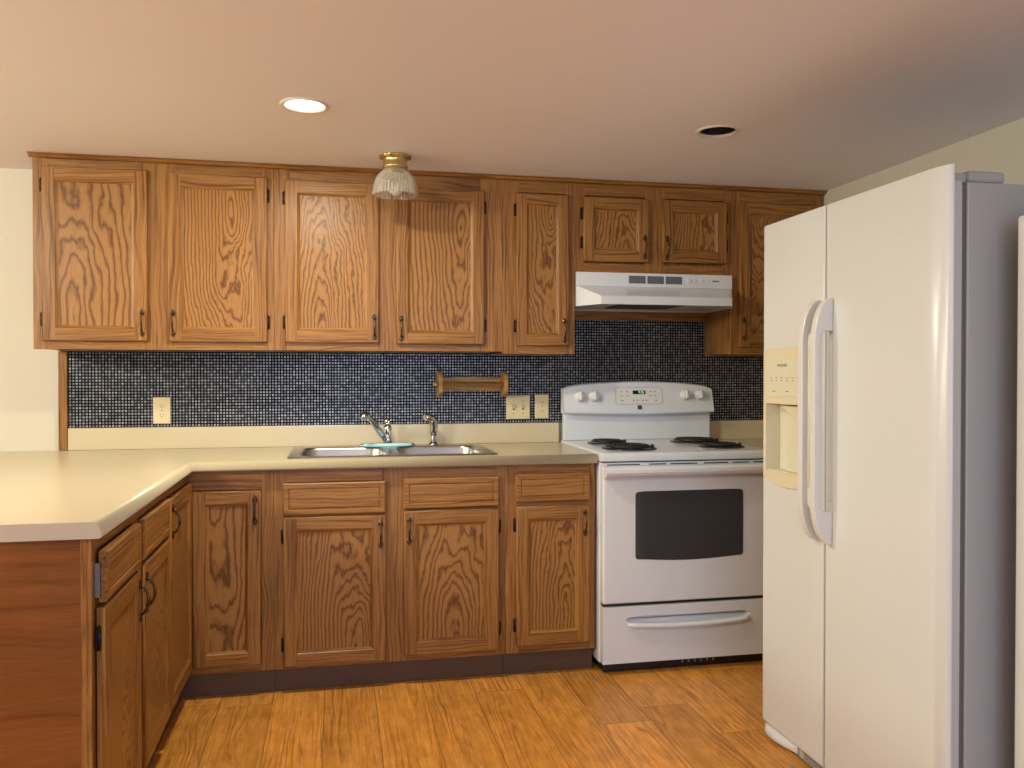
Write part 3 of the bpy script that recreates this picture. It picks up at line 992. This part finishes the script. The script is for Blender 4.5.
mb.loft([hoodloop(-0.304, 0.002, 1.6458), hoodloop(-0.438, 0.066, 1.594), hoodloop(-0.447, 0.069, 1.588), hoodloop(-0.447, 0.069, 1.5535)], 0, False, True, False)
mb.build('canopy', 'white', hd, origin=(0.917, -0.15, 1.6), bevel=0.002)
mb = MB()
il = [(x + (0.006 if x < 0.9 else -0.006), y + (0.006 if y < -0.1 else -0.004), z) for x, y, z in hoodloop(-0.447, 0.069, 1.5535)]
ol = hoodloop(-0.447, 0.069, 1.5535)
mb.loft([ol, il, [(x, y, 1.562) for x, y, z in il]], 0, False, False, True)
mb.build('underside', 'liner', hd, origin=(0.917, -0.15, 1.55))
MB().box(0.72, 1.02, -0.40, -0.15, 1.556, 1.5615).build('grease_filter', 'dark', hd, origin=(0.87, -0.25, 1.56))
for k in range(3):
    xa = 0.786 + k * 0.0895
    mb = MB()
    mb.box(xa, xa + 0.080, -0.3068, -0.3058, 1.662, 1.697, 0)
    for q in range(7):
        mb.box(xa + 0.003, xa + 0.077, -0.3080, -0.3068, 1.6645 + q * 0.0046, 1.6667 + q * 0.0046, 1)
    mb.build('vent_grille', ['dark', 'grey_slot'], hd, origin=(xa, -0.306, 1.68))
for k in range(2):
    xa = 1.070 + k * 0.062
    rk = MB().box(xa, xa + 0.044, -0.3092, -0.3062, 1.669, 1.691).build('rocker_switch', 'whitep', hd, origin=(xa, -0.307, 1.68), bevel=0.002)
    MB().box(xa + 0.019, xa + 0.0225, -0.3096, -0.3092, 1.673, 1.687).build('switch_mark', 'grey_slot', rk, origin=(xa, -0.31, 1.68))
mb = MB()
for k in range(5):
    mb.box(1.197 + k * 0.0066, 1.2025 + k * 0.0066, -0.3067, -0.3061, 1.6765, 1.6825)
mb.build('badge', 'print', hd, origin=(1.21, -0.306, 1.68))

# ------------------------------------------------------------------ range
RX0, RX1, RC = 0.538, 1.298, 0.918
rg = wthing('range', 'white freestanding electric range with black coil burners and dark oven window', 'stove', (RC, -0.36, 0))
mb = MB()
mb.box(RX0, RX1, -0.640, -0.035, 0.045, 0.884)
mb.build('body', 'white', rg, origin=(RC, -0.36, 0.4), bevel=0.004)
# cooktop with a rolled front edge
pts = [(-0.035, 0.8845), (-0.035, 0.926), (-0.660, 0.921), (-0.672, 0.9185), (-0.680, 0.913), (-0.682, 0.905), (-0.682, 0.889), (-0.678, 0.8845)]
MB().prism(pts, 'x', RX0 - 0.002, RX1 + 0.002).build('cooktop', 'white', rg, origin=(RC, -0.36, 0.9), bevel=0.003)
# dark strip and vent slots under the cooktop edge
mb = MB()
mb.box(RX0 + 0.004, RX1 - 0.004, -0.664, -0.6405, 0.8800, 0.8842, 0)
mb.build('vent_gap', 'black', rg, origin=(RC, -0.65, 0.88))
mb = MB()
mb.box(RX0 + 0.006, RX1 - 0.006, -0.676, -0.6405, 0.8660, 0.8795, 0)
for a, b_ in ((0.022, 0.165), (0.205, 0.280), (0.300, 0.420), (0.450, 0.560), (0.580, 0.655), (0.675, 0.745)):
    mb.box(RX0 + a, RX0 + b_, -0.6768, -0.676, 0.8690, 0.8735, 1)
mb.build('vent_strip', ['white', 'black'], rg, origin=(RC, -0.66, 0.865))
# oven door
od = MB()
fr = -0.684
od.box(RX0 + 0.004, RX1 - 0.004, fr, -0.6405, 0.2970, 0.8650)
oven = od.build('oven_door', 'white', rg, origin=(RC, -0.66, 0.58), bevel=0.008, bseg=3)
oven['label'] = 'white oven door'
# window: slightly bowed lower edge
wpts = []
w0, w1, zt_, zb_ = 0.681, 1.163, 0.758, 0.482
def arc(cx_, cz_, r, a0, a1, n=5):
    return [(cx_ + r * math.cos(a0 + (a1 - a0) * i / n), cz_ + r * math.sin(a0 + (a1 - a0) * i / n)) for i in range(n + 1)]


wpts += arc(w1 - 0.014, zt_ - 0.014, 0.014, 0, PI / 2)
wpts += [(RC + (0.5 - i / 8) * 0.4, zt_ + 0.002) for i in range(9)]
wpts += arc(w0 + 0.014, zt_ - 0.014, 0.014, PI / 2, PI)
wpts += arc(w0 + 0.014, zb_ + 0.010, 0.014, PI, 1.5 * PI)
wpts += [(w0 + 0.03 + (w1 - w0 - 0.06) * i / 12, zb_ - 0.004 - 0.010 * math.sin(PI * i / 12)) for i in range(13)]
wpts += arc(w1 - 0.014, zb_ + 0.010, 0.014, -PI / 2, 0)
MB().prism(wpts, 'y', fr - 0.0012, fr + 0.0005).build('oven_window', 'oven_glass', oven, origin=(RC, fr, 0.62))
# full-width handle along the door's top
hp = [(fr - 0.0003, 0.863), (fr - 0.020, 0.867), (fr - 0.036, 0.864), (fr - 0.044, 0.856), (fr - 0.045, 0.842), (fr - 0.038, 0.830), (fr - 0.024, 0.825), (fr - 0.020, 0.830), (fr - 0.022, 0.842), (fr - 0.018, 0.850), (fr - 0.0003, 0.852)]
mb = MB().prism(hp, 'x', RX0 + 0.022, RX1 - 0.022, 0)
for xa in (RX0 + 0.005, RX1 - 0.022):
    mb.prism([(fr - 0.0003, 0.863), (fr - 0.020, 0.867), (fr - 0.036, 0.864), (fr - 0.043, 0.856), (fr - 0.044, 0.842), (fr - 0.036, 0.828), (fr - 0.020, 0.818), (fr - 0.0003, 0.816)], 'x', xa, xa + 0.017)
mb.build('handle', 'white', oven, origin=(RC, fr, 0.84), bevel=0.003)
# black gap and storage drawer
MB().box(RX0 + 0.008, RX1 - 0.008, -0.668, -0.6405, 0.2845, 0.2965).build('drawer_gap', 'black', rg, origin=(RC, -0.65, 0.297))
dz0, dz1 = 0.050, 0.2840
mb = MB()
# front with a scooped grip recess: rings around the recess
gx0, gx1, gz = 0.640, 1.200, 0.222


def grip(inset, y_, dz=0.0):
    pts_ = []
    hu, hl = 0.019 - inset, 0.022 - inset
    n_ = 30
    for i in range(n_ + 1):
        s = 0.5 - 0.5 * math.cos(PI * i / n_)
        pts_.append((gx0 + inset + (gx1 - gx0 - 2 * inset) * s, y_, gz - hl * math.sqrt(max(0.004, 1 - abs(2 * s - 1) ** 9)) + 0.008 * (1 - math.sin(PI * s)) + dz))
    for i in range(n_ + 1):
        s = 0.5 + 0.5 * math.cos(PI * i / n_)
        pts_.append((gx0 + inset + (gx1 - gx0 - 2 * inset) * s, y_, gz + hu * math.sqrt(max(0.004, 1 - abs(2 * s - 1) ** 9)) + 0.004 * (1 - math.sin(PI * s)) + dz))
    return pts_


bm2 = MB()
tmp = MB()
ringo = [(RX0 + 0.004, dz0), (RX1 - 0.004, dz0), (RX1 - 0.004, dz1), (RX0 + 0.004, dz1)]
g0 = grip(0, fr)
fill_with_holes(tmp, [ringo, [(p[0], p[2]) for p in g0]], 0)
for idx, m, s in tmp.f:
    bm2.face([(tmp.v[i][0], fr, tmp.v[i][1]) for i in idx])
bm2.loft([g0, grip(0.006, fr + 0.012), grip(0.010, fr + 0.024)], 0, True, False, True)
for i in range(4):
    p, q = ringo[i], ringo[(i + 1) % 4]
    bm2.face([(p[0], fr, p[1]), (q[0], fr, q[1]), (q[0], -0.6405, q[1]), (p[0], -0.6405, p[1])])
bm2.face([(p[0], -0.6405, p[1]) for p in ringo])
dw = bm2.build('storage_drawer', 'white', rg, origin=(RC, -0.66, 0.17))
mb = MB()
path = [(gx0 + 0.008 + (gx1 - gx0 - 0.016) * i / 20, fr - 0.006 - 0.008 * math.sin(PI * i / 20), gz - 0.012 - 0.011 * math.sin(PI * i / 20) ** 0.7) for i in range(21)]
mb.tube(path, [(0.010, 0.008) if 0 < i < 20 else (0.006, 0.005) for i in range(21)], 12)
mb.build('drawer_pull', 'white', dw, origin=(RC, fr, gz))
# kick plate with small slots
mb = MB()
mb.box(RX0 + 0.020, RX1 - 0.020, -0.640, -0.060, 0.004, 0.0440, 0)
for k in range(6):
    mb.box(0.905 + k * 0.028, 0.912 + k * 0.028, -0.6408, -0.640, 0.020, 0.032, 1)
mb.build('kick_plate', ['black', 'grey_slot'], rg, origin=(RC, -0.36, 0.02), bevel=0.002)
for xa in (RX0 + 0.05, RX1 - 0.05):
    for ya in (-0.60, -0.10):
        MB().lathe([(0.020, 0.0005), (0.020, 0.006), (0.012, 0.007), (0.012, 0.02)], (xa, ya, 0), seg=16).build('levelling_foot', 'black', rg, origin=(xa, ya, 0))
# backguard: lower riser, overhanging control console with arched top
MB().box(RX0 + 0.004, RX1 - 0.004, -0.075, -0.036, 0.9262, 1.060).build('back_riser', 'white', rg, origin=(RC, -0.05, 1.0), bevel=0.004)
mb = MB()
loops = []
n_ = 24
for i in range(n_ + 1):
    s = i / n_
    x_ = RX0 - 0.002 + (RX1 - RX0 + 0.004) * s
    e = abs(2 * s - 1)
    top = 1.186 + 0.024 * (1 - e ** 2.2) - (0.010 if e > 0.99 else (0.003 if e > 0.9 else 0))
    bot = 1.058 - 0.008 * (1 - e ** 2)
    bul = 0.006 * (1 - e ** 2)
    loops.append([(x_, -0.036, top), (x_, -0.068 - bul * 0.3, top), (x_, -0.080 - bul * 0.5, top - 0.006), (x_, -0.107 - bul, bot + 0.020), (x_, -0.111 - bul, bot + 0.008), (x_, -0.106 - bul, bot), (x_, -0.070, bot - 0.002 + 0.0), (x_, -0.036, bot - 0.002)])
mb.loft(loops, 0, True)
cons = mb.build('control_console', 'white', rg, origin=(RC, -0.08, 1.12))
b = cons.modifiers.new('edge', 'EDGE_SPLIT')
b.split_angle = math.radians(35)


def cface(z):                                             # y of the sloping console face at height z (middle part)
    s = (z - 1.070) / (1.204 - 1.070)
    return -0.1125 + s * (0.0285)


slope = math.atan2(0.0285, 0.134)
for xk, zk in ((0.613, 1.137), (0.684, 1.138), (1.152, 1.143), (1.228, 1.143)):
    e = abs(2 * (xk - RX0) / (RX1 - RX0) - 1)
    yk = cface(zk) + 0.0055 * e ** 2
    mb = MB().lathe([(0.0275, 0.0), (0.0275, -0.004), (0.0235, -0.007), (0.0215, -0.022), (0.0165, -0.027), (0.0, -0.0275)], (0, 0, 0), axis='y', seg=28)
    k = mb.build('knob', 'whitep', cons, origin=(xk, yk, zk), world=True)
    k.data.transform(Matrix.Translation((xk, yk, zk)))
    k.rotation_euler.x = -slope
    mb = MB().box(-0.0045, 0.0045, -0.0325, -0.020, -0.021, 0.021)
    g = mb.build('grip', 'whitep', k, world=False, bevel=0.0015)
    g.rotation_euler.y = random.choice((0.0, 0.02))
    g.location = (0, 0, 0)
    mb = MB()
    mb.box(xk - 0.003, xk + 0.003, yk + 0.0055 - 0.0005 * 0, yk + 0.0060, zk + 0.036, zk + 0.040)
# keypad plate
kz0, kz1, kx0, kx1 = 1.099, 1.180, 0.793, 1.030
tiltm = Matrix.Translation((RC, cface(1.14) - 0.0006, 1.14)) @ Matrix.Rotation(-slope, 4, 'X')
RP = rrect((kx0 + kx1) / 2 - RC, 0.0, kx1 - kx0, kz1 - kz0, 0.010)
mb = MB()
mb.loft([[(p[0], 0.001, p[1]) for p in RP], [(p[0], -0.0016, p[1]) for p in RP], [(p[0] * 0.985, -0.0016, p[1] * 0.955) for p in RP], [(p[0] * 0.983, -0.0006, p[1] * 0.95) for p in RP]], 0, False)
mb.loft([[(p[0] * 1.012, -0.0004, p[1] * 1.035) for p in RP], [(p[0] * 1.0005, -0.0004, p[1] * 1.0005) for p in RP]], 1, False, False, False)  # embossed outline drawn as a grey ring, crease shade put into the colour
kp = mb.build('keypad', ['whitep', 'grey_slot'], cons, world=False)
kp.matrix_local = Matrix.Translation(-Vector((RC, -0.08, 1.12))) @ tiltm
kp['label'] = 'raised keypad with clock display'
MB().box(-0.037, 0.029, -0.0016, -0.0007, 0.008, 0.026).build('display', 'black', kp, world=False)
o = text('9:35', 0.017, (0.006, -0.0018, 0.017), (PI / 2, 0, 0), 'digits', kp, 'digits')
mb = MB()
for (px_, pz_) in ((-0.095, 0.020), (-0.066, 0.020), (-0.095, 0.000), (-0.066, 0.000), (-0.093, -0.023), (0.054, 0.020), (0.077, 0.020), (0.054, 0.000), (0.077, 0.000), (0.082, -0.023), (-0.034, -0.022), (-0.014, -0.022), (0.012, -0.022), (0.030, -0.022)):
    mb.box(px_ - 0.005, px_ + 0.005, -0.0010, -0.0007, pz_ - 0.0018, pz_ + 0.0018)
mb.build('key_marks', 'print', kp, world=False)
# small dark square badge with a light slash pattern
bd = MB().box(-0.0105, 0.0105, -0.0022, 0.001, -0.010, 0.010).build('badge', 'dark', cons, world=False)
bd.matrix_local = Matrix.Translation(-Vector((RC, -0.08, 1.12))) @ Matrix.Translation((0.912, cface(1.085) - 0.0006, 1.084)) @ Matrix.Rotation(-slope, 4, 'X')
mb = MB()
mb.box(-0.0075, -0.0055, -0.0026, -0.0022, -0.007, 0.007)
mb.prism([(-0.005, 0.0), (0.004, 0.007), (0.007, 0.007), (-0.002, 0.0), (0.007, -0.007), (0.004, -0.007)], 'y', -0.0026, -0.0022)
mb.build('badge_mark', 'zinc', bd, world=False)


def burner(cx, cy, R):
    z0 = 0.9262 - (-0.035 - cy) * 0.005 / 0.625
    mb = MB().lathe([(R + 0.016, z0), (R + 0.015, z0 + 0.004), (R + 0.006, z0 + 0.005), (R * 0.9, z0 + 0.001), (R * 0.3, z0 + 0.0006), (0.0, z0 + 0.0006)], (cx, cy, 0), seg=44, cap0=False, cap1=False)
    pn = mb.build('drip_pan', 'pan', rg, origin=(cx, cy, z0))
    mb = MB()
    path = []
    turns = 4 if R > 0.09 else 3
    n_ = 40 * turns
    for i in range(n_ + 1):
        s = i / n_
        r = R * (0.22 + 0.78 * s)
        a = 2 * PI * turns * s
        path.append((cx + r * math.cos(a), cy + r * math.sin(a), z0 + 0.0125))
    path.append((cx + R * 1.12, cy + 0.010, z0 + 0.009))
    mb.tube(path, [(0.0055, 0.0045)] * len(path), 8)
    for k in range(3):
        a = 2 * PI * k / 3 + 0.5
        mb.tube([(cx, cy, z0 + 0.006), (cx + R * 0.98 * math.cos(a), cy + R * 0.98 * math.sin(a), z0 + 0.006)], 0.0025, 6)
    mb.build('burner_coil', 'coil', rg, origin=(cx, cy, z0))


burner(0.706, -0.245, 0.080)
burner(0.718, -0.500, 0.104)
burner(1.142, -0.245, 0.104)
burner(1.150, -0.500, 0.086)

# ------------------------------------------------------------------ refrigerator, front facing left
FXF, Y0, Y1, YS = 0.918, -1.305, -2.199, -1.685
rf = wthing('refrigerator', 'tall white side-by-side refrigerator with ice dispenser, against the right wall', 'refrigerator', (1.33, -1.757, 0))
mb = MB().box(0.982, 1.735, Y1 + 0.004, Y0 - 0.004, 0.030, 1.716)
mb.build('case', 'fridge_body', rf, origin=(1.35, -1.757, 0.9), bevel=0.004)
for ya in (-1.40, -2.11):
    for xa in (1.04, 1.68):
        MB().lathe([(0.02, 0.0005), (0.02, 0.012), (0.011, 0.014), (0.011, 0.031)], (xa, ya, 0), seg=14).build('levelling_foot', 'gasket', rf, origin=(xa, ya, 0))


XS = 0.942           # back of the door skins


def door_plan(ya, yb, ra, rb):
    """outline of a door skin: ya = far edge, yb = near edge (yb < ya); (da, db) how far each edge is rounded along the front"""
    pts_ = []
    n_ = 8
    dx = XS - FXF - 0.0005
    for i in range(n_ + 1):
        a = PI / 2 * i / n_
        pts_.append((FXF + min(dx, ra) * (1 - math.sin(a)), ya - ra + ra * math.cos(a)))
    for i in range(n_ + 1):
        a = PI / 2 * i / n_
        pts_.append((FXF + min(dx, rb) * (1 - math.cos(a)), yb + rb - rb * math.sin(a)))
    pts_ += [(XS, yb), (XS, ya)]
    return pts_


def cut(ob, lo, hi):
    """saw a box-shaped recess out of a finished part"""
    c_ = MB().box(lo[0], hi[0], lo[1], hi[1], lo[2], hi[2]).build('cutter', 'almond')
    md = ob.modifiers.new('cut', 'BOOLEAN')
    md.operation = 'DIFFERENCE'
    md.object = c_
    md.solver = 'EXACT'
    bpy.context.view_layer.update()
    dg = bpy.context.evaluated_depsgraph_get()
    me_ = bpy.data.meshes.new_from_object(ob.evaluated_get(dg))
    ob.modifiers.clear()
    ob.data = me_
    bpy.data.objects.remove(c_)


REC = ((0.90, -1.580, 0.917), (0.9655, -1.336, 1.148))


def fdoor(name, ya, yb, ra, rb, hole=False):
    P = door_plan(ya, yb, ra, rb)
    P2 = [(p[0] + (0.004 if p[0] < 0.929 else 0), p[1]) for p in P]
    mb = MB()
    lo, hi = 0.047, 1.756
    mb.loft([[(*p, lo) for p in P2], [(*p, lo + 0.005) for p in P], [(*p, hi - 0.006) for p in P], [(*p, hi) for p in P2]], 0, True)
    o = mb.build(name, 'fridge', rf, origin=(FXF, (ya + yb) / 2, 0.9))
    es = o.modifiers.new('edge', 'EDGE_SPLIT')
    es.split_angle = math.radians(38)
    l_ = MB().box(XS + 0.0002, 0.967, yb + 0.003, ya - 0.003, lo + 0.012, 1.7165).build('door_liner', 'liner', o, origin=(0.96, (ya + yb) / 2, 0.9), bevel=0.002)
    MB().box(0.9672, 0.9815, yb + 0.010, ya - 0.010, lo + 0.02, 1.705).build('gasket', 'gasket', o, origin=(0.976, (ya + yb) / 2, 0.9))
    if hole:
        o.modifiers.clear()
        cut(o, *REC)
        cut(l_, *REC)
        es = o.modifiers.new('edge', 'EDGE_SPLIT')
        es.split_angle = math.radians(38)
    return o


fz_door = fdoor('freezer_door', Y0, YS + 0.004, 0.010, 0.006, True)
fr_door = fdoor('fridge_door', YS - 0.004, Y1, 0.006, 0.066)


def fhandle(door_, yc, wid):
    """bow handle: solid fins at its ends, open grip between"""
    zt1, zb1 = 1.472, 0.736
    zs1, zs0 = 1.362, 0.848
    out = FXF - 0.062
    prof = []
    n_ = 10
    for i in range(n_ + 1):                               # top curve, from the door outward
        a = PI / 2 * i / n_
        prof.append((FXF - 0.004 - 0.058 * math.sin(a), zs1 - 0.030 + (zt1 - zs1 + 0.030) * math.cos(a) ** 1.0))
    for i in range(n_ + 1):
        a = PI / 2 * (1 - i / n_)
        prof.append((FXF - 0.004 - 0.058 * math.sin(a), zs0 + 0.030 - (zs0 + 0.030 - zb1) * math.cos(a)))
    # closed outline: outer curve then back along the door with the grip cut out
    prof += [(FXF - 0.0006, zb1), (FXF - 0.0006, zs0 - 0.012), (FXF - 0.030, zs0 - 0.012), (FXF - 0.040, zs0), (FXF - 0.0415, zs0 + 0.03),
             (FXF - 0.0415, zs1 - 0.03), (FXF - 0.040, zs1), (FXF - 0.030, zs1 + 0.012), (FXF - 0.0006, zs1 + 0.012), (FXF - 0.0006, zt1)]
    mb = MB()
    mb.loft([[(x_, yc - wid / 2, z_) for x_, z_ in prof], [(x_, yc + wid / 2, z_) for x_, z_ in prof]], 0, False)
    h = mb.build('handle', 'handle_white', door_, origin=(FXF - 0.03, yc, 1.1), bevel=0.004)
    return h


fhandle(fz_door, -1.648, 0.026)
fhandle(fr_door, -1.716, 0.026)
MB().box(FXF - 0.0030, FXF - 0.0004, -1.724, -1.708, 0.862, 1.362).build('handle_rail', 'handle_white', fr_door, origin=(FXF, -1.716, 1.1), bevel=0.001)

# dispenser on the freezer door
DY0, DY1, DZ0, DZ1 = -1.3165, -1.606, 0.897, 1.326
RZ = 0.0045          # how far the bezel stands proud
XB = FXF - RZ
dp = MB()


def bez(inset, x_, zz0, zz1):
    pts_ = []
    n_ = 12
    a_, b__ = DY0 - inset, DY1 + inset
    for i in range(n_ + 1):
        s = i / n_
        pts_.append((x_, a_ + (b__ - a_) * s, zz0 - 0.024 * math.sin(PI * s) ** 0.8))
    for i in range(n_ + 1):
        s = 1 - i / n_
        pts_.append((x_, a_ + (b__ - a_) * s, zz1 + 0.008 * math.sin(PI * s)))
    return pts_


tmp = MB()
ya_, yb_, za_, zb_ = REC[1][1] - 0.0015, REC[0][1] + 0.0015, REC[0][2] + 0.0015, REC[1][2] - 0.0015
hole_ = [(ya_, za_), (yb_, za_), (yb_, zb_), (ya_, zb_)]
o_ring = bez(0.003, XB, DZ0, DZ1)
fill_with_holes(tmp, [[(p[1], p[2]) for p in o_ring], hole_], 0)
for idx, m, s in tmp.f:
    dp.face([(XB, tmp.v[i][0], tmp.v[i][1]) for i in idx], 0)
dp.loft([bez(0, FXF - 0.0003, DZ0 - 0.002, DZ1 + 0.002), bez(0, XB + 0.003, DZ0 - 0.002, DZ1 + 0.002), o_ring], 0, True, False, False)
ao = [(XB, y_, z_) for y_, z_ in hole_]
ai = [(0.9640, ya_ - 0.004, za_ + 0.004), (0.9640, yb_ + 0.004, za_ + 0.004), (0.9640, yb_ + 0.004, zb_ - 0.004), (0.9640, ya_ - 0.004, zb_ - 0.004)]
dp.loft([ao, ai], 1, False, False, True)
dsp = dp.build('dispenser', ['almond', 'almond_light'], fz_door, origin=(FXF, -1.46, 1.11))
dsp['label'] = 'cream ice and water dispenser'
MB().box(XB - 0.0015, XB - 0.0001, -1.582, -1.340, 1.172, 1.298, 0).build('control_panel', 'almond_light', dsp, origin=(FXF, -1.46, 1.235), bevel=0.0006)
PXX = XB - 0.0017
text('FRIGIDAIRE', 0.0125, (PXX, -1.445, 1.274), (PI / 2, 0, -PI / 2), 'print', dsp)
mb = MB()
for k in range(6):
    yy = -1.375 - k * 0.034
    mb.box(PXX - 0.0002, PXX + 0.0001, yy - 0.006, yy + 0.006, 1.2325, 1.2345)
    mb.box(PXX - 0.0002, PXX + 0.0001, yy - 0.0025, yy + 0.0025, 1.222, 1.2260)
for yy in (-1.392, -1.478):
    mb.box(PXX - 0.0002, PXX + 0.0001, yy - 0.009, yy + 0.009, 1.187, 1.1895)
mb.build('panel_marks', 'print', dsp, origin=(FXF, -1.46, 1.2))
# chute and paddle inside the alcove
mb = MB()
mb.prism([(-1.400, zb_ - 0.005), (-1.565, zb_ - 0.005), (-1.555, 1.085), (-1.500, 1.100), (-1.430, 1.130)], 'x', 0.928, 0.962)
mb.build('ice_chute', 'almond', dsp, origin=(0.945, -1.46, 1.13), bevel=0.003)
mb = MB()
mb.prism([(0.958, 1.075), (0.961, 1.075), (0.962, 0.924), (0.938, 0.924)], 'y', -1.545, -1.430)
mb.build('paddle', 'almond_light', dsp, origin=(0.95, -1.48, 1.0), bevel=0.002)
MB().box(FXF - 0.002, 0.962, -1.572, -1.344, za_ + 0.0006, za_ + 0.0045, 0).build('drip_tray', 'almond', dsp, origin=(0.94, -1.46, 0.92))

# kick grille with curved foot cover, hinge caps
mb = MB()
mb.box(0.938, 0.981, Y1 + 0.02, Y0 - 0.212, 0.008, 0.0440, 0)
for k in range(5):
    mb.box(0.9370, 0.938, Y1 + 0.03, Y0 - 0.24, 0.012 + k * 0.006, 0.0145 + k * 0.006, 1)
mb.build('kick_grille', ['liner', 'gasket'], rf, origin=(0.97, -1.75, 0.03))
mb = MB()
lp = []
for s, xo in ((0.0, 0.945), (0.06, 0.921), (0.22, 0.911), (0.45, 0.910), (0.70, 0.919), (0.88, 0.930), (1.0, 0.936)):
    yy = -1.306 - 0.20 * s
    lp.append([(0.975, yy, 0.006), (xo + 0.006, yy, 0.006), (xo, yy, 0.012), (xo + 0.004, yy, 0.036), (0.975, yy, 0.043)])
mb.loft(lp, 0, True)
mb.build('foot_cover', 'whitep', rf, origin=(0.94, -1.4, 0.02))
MB().box(0.990, 1.095, Y1 + 0.010, Y1 + 0.075, 1.7165, 1.746).build('hinge_cap', 'fridge_body', rf, origin=(1.04, Y1 + 0.04, 1.73), bevel=0.008)
MB().box(0.958, 0.994, Y1 + 0.020, Y1 + 0.060, 1.7170, 1.740).build('hinge_cap', 'fridge_body', rf, origin=(0.97, Y1 + 0.04, 1.73), bevel=0.004)
MB().box(0.990, 1.095, Y0 - 0.075, Y0 - 0.010, 1.7165, 1.746).build('hinge_cap', 'fridge_body', rf, origin=(1.04, Y0 - 0.04, 1.73), bevel=0.008)

# ------------------------------------------------------------------ white upright appliance at the right edge of the photo
ap = wthing('upright_freezer', 'tall white appliance at the right edge, standing in front of the refrigerator side', 'freezer', (1.4, -2.62, 0))
AY0, AY1, AX = -2.262, -2.92, 1.0605
MB().box(AX + 0.062, 1.74, AY1 + 0.004, AY0 - 0.004, 0.05, 1.610).build('case', 'white', ap, origin=(1.4, -2.6, 0.8), bevel=0.008)
MB().box(AX, AX + 0.060, AY1, AY0, 0.09, 1.622).build('front_door', 'fridge', ap, origin=(AX, -2.6, 0.8), bevel=0.008, bseg=3)
MB().box(AX + 0.03, 1.72, AY1 + 0.02, AY0 - 0.02, 0.0005, 0.0495).build('plinth', 'gasket', ap, origin=(1.4, -2.6, 0.02))

# tidy helper properties
for o in bpy.data.objects:
    if 'frame' in o:
        del o['frame']
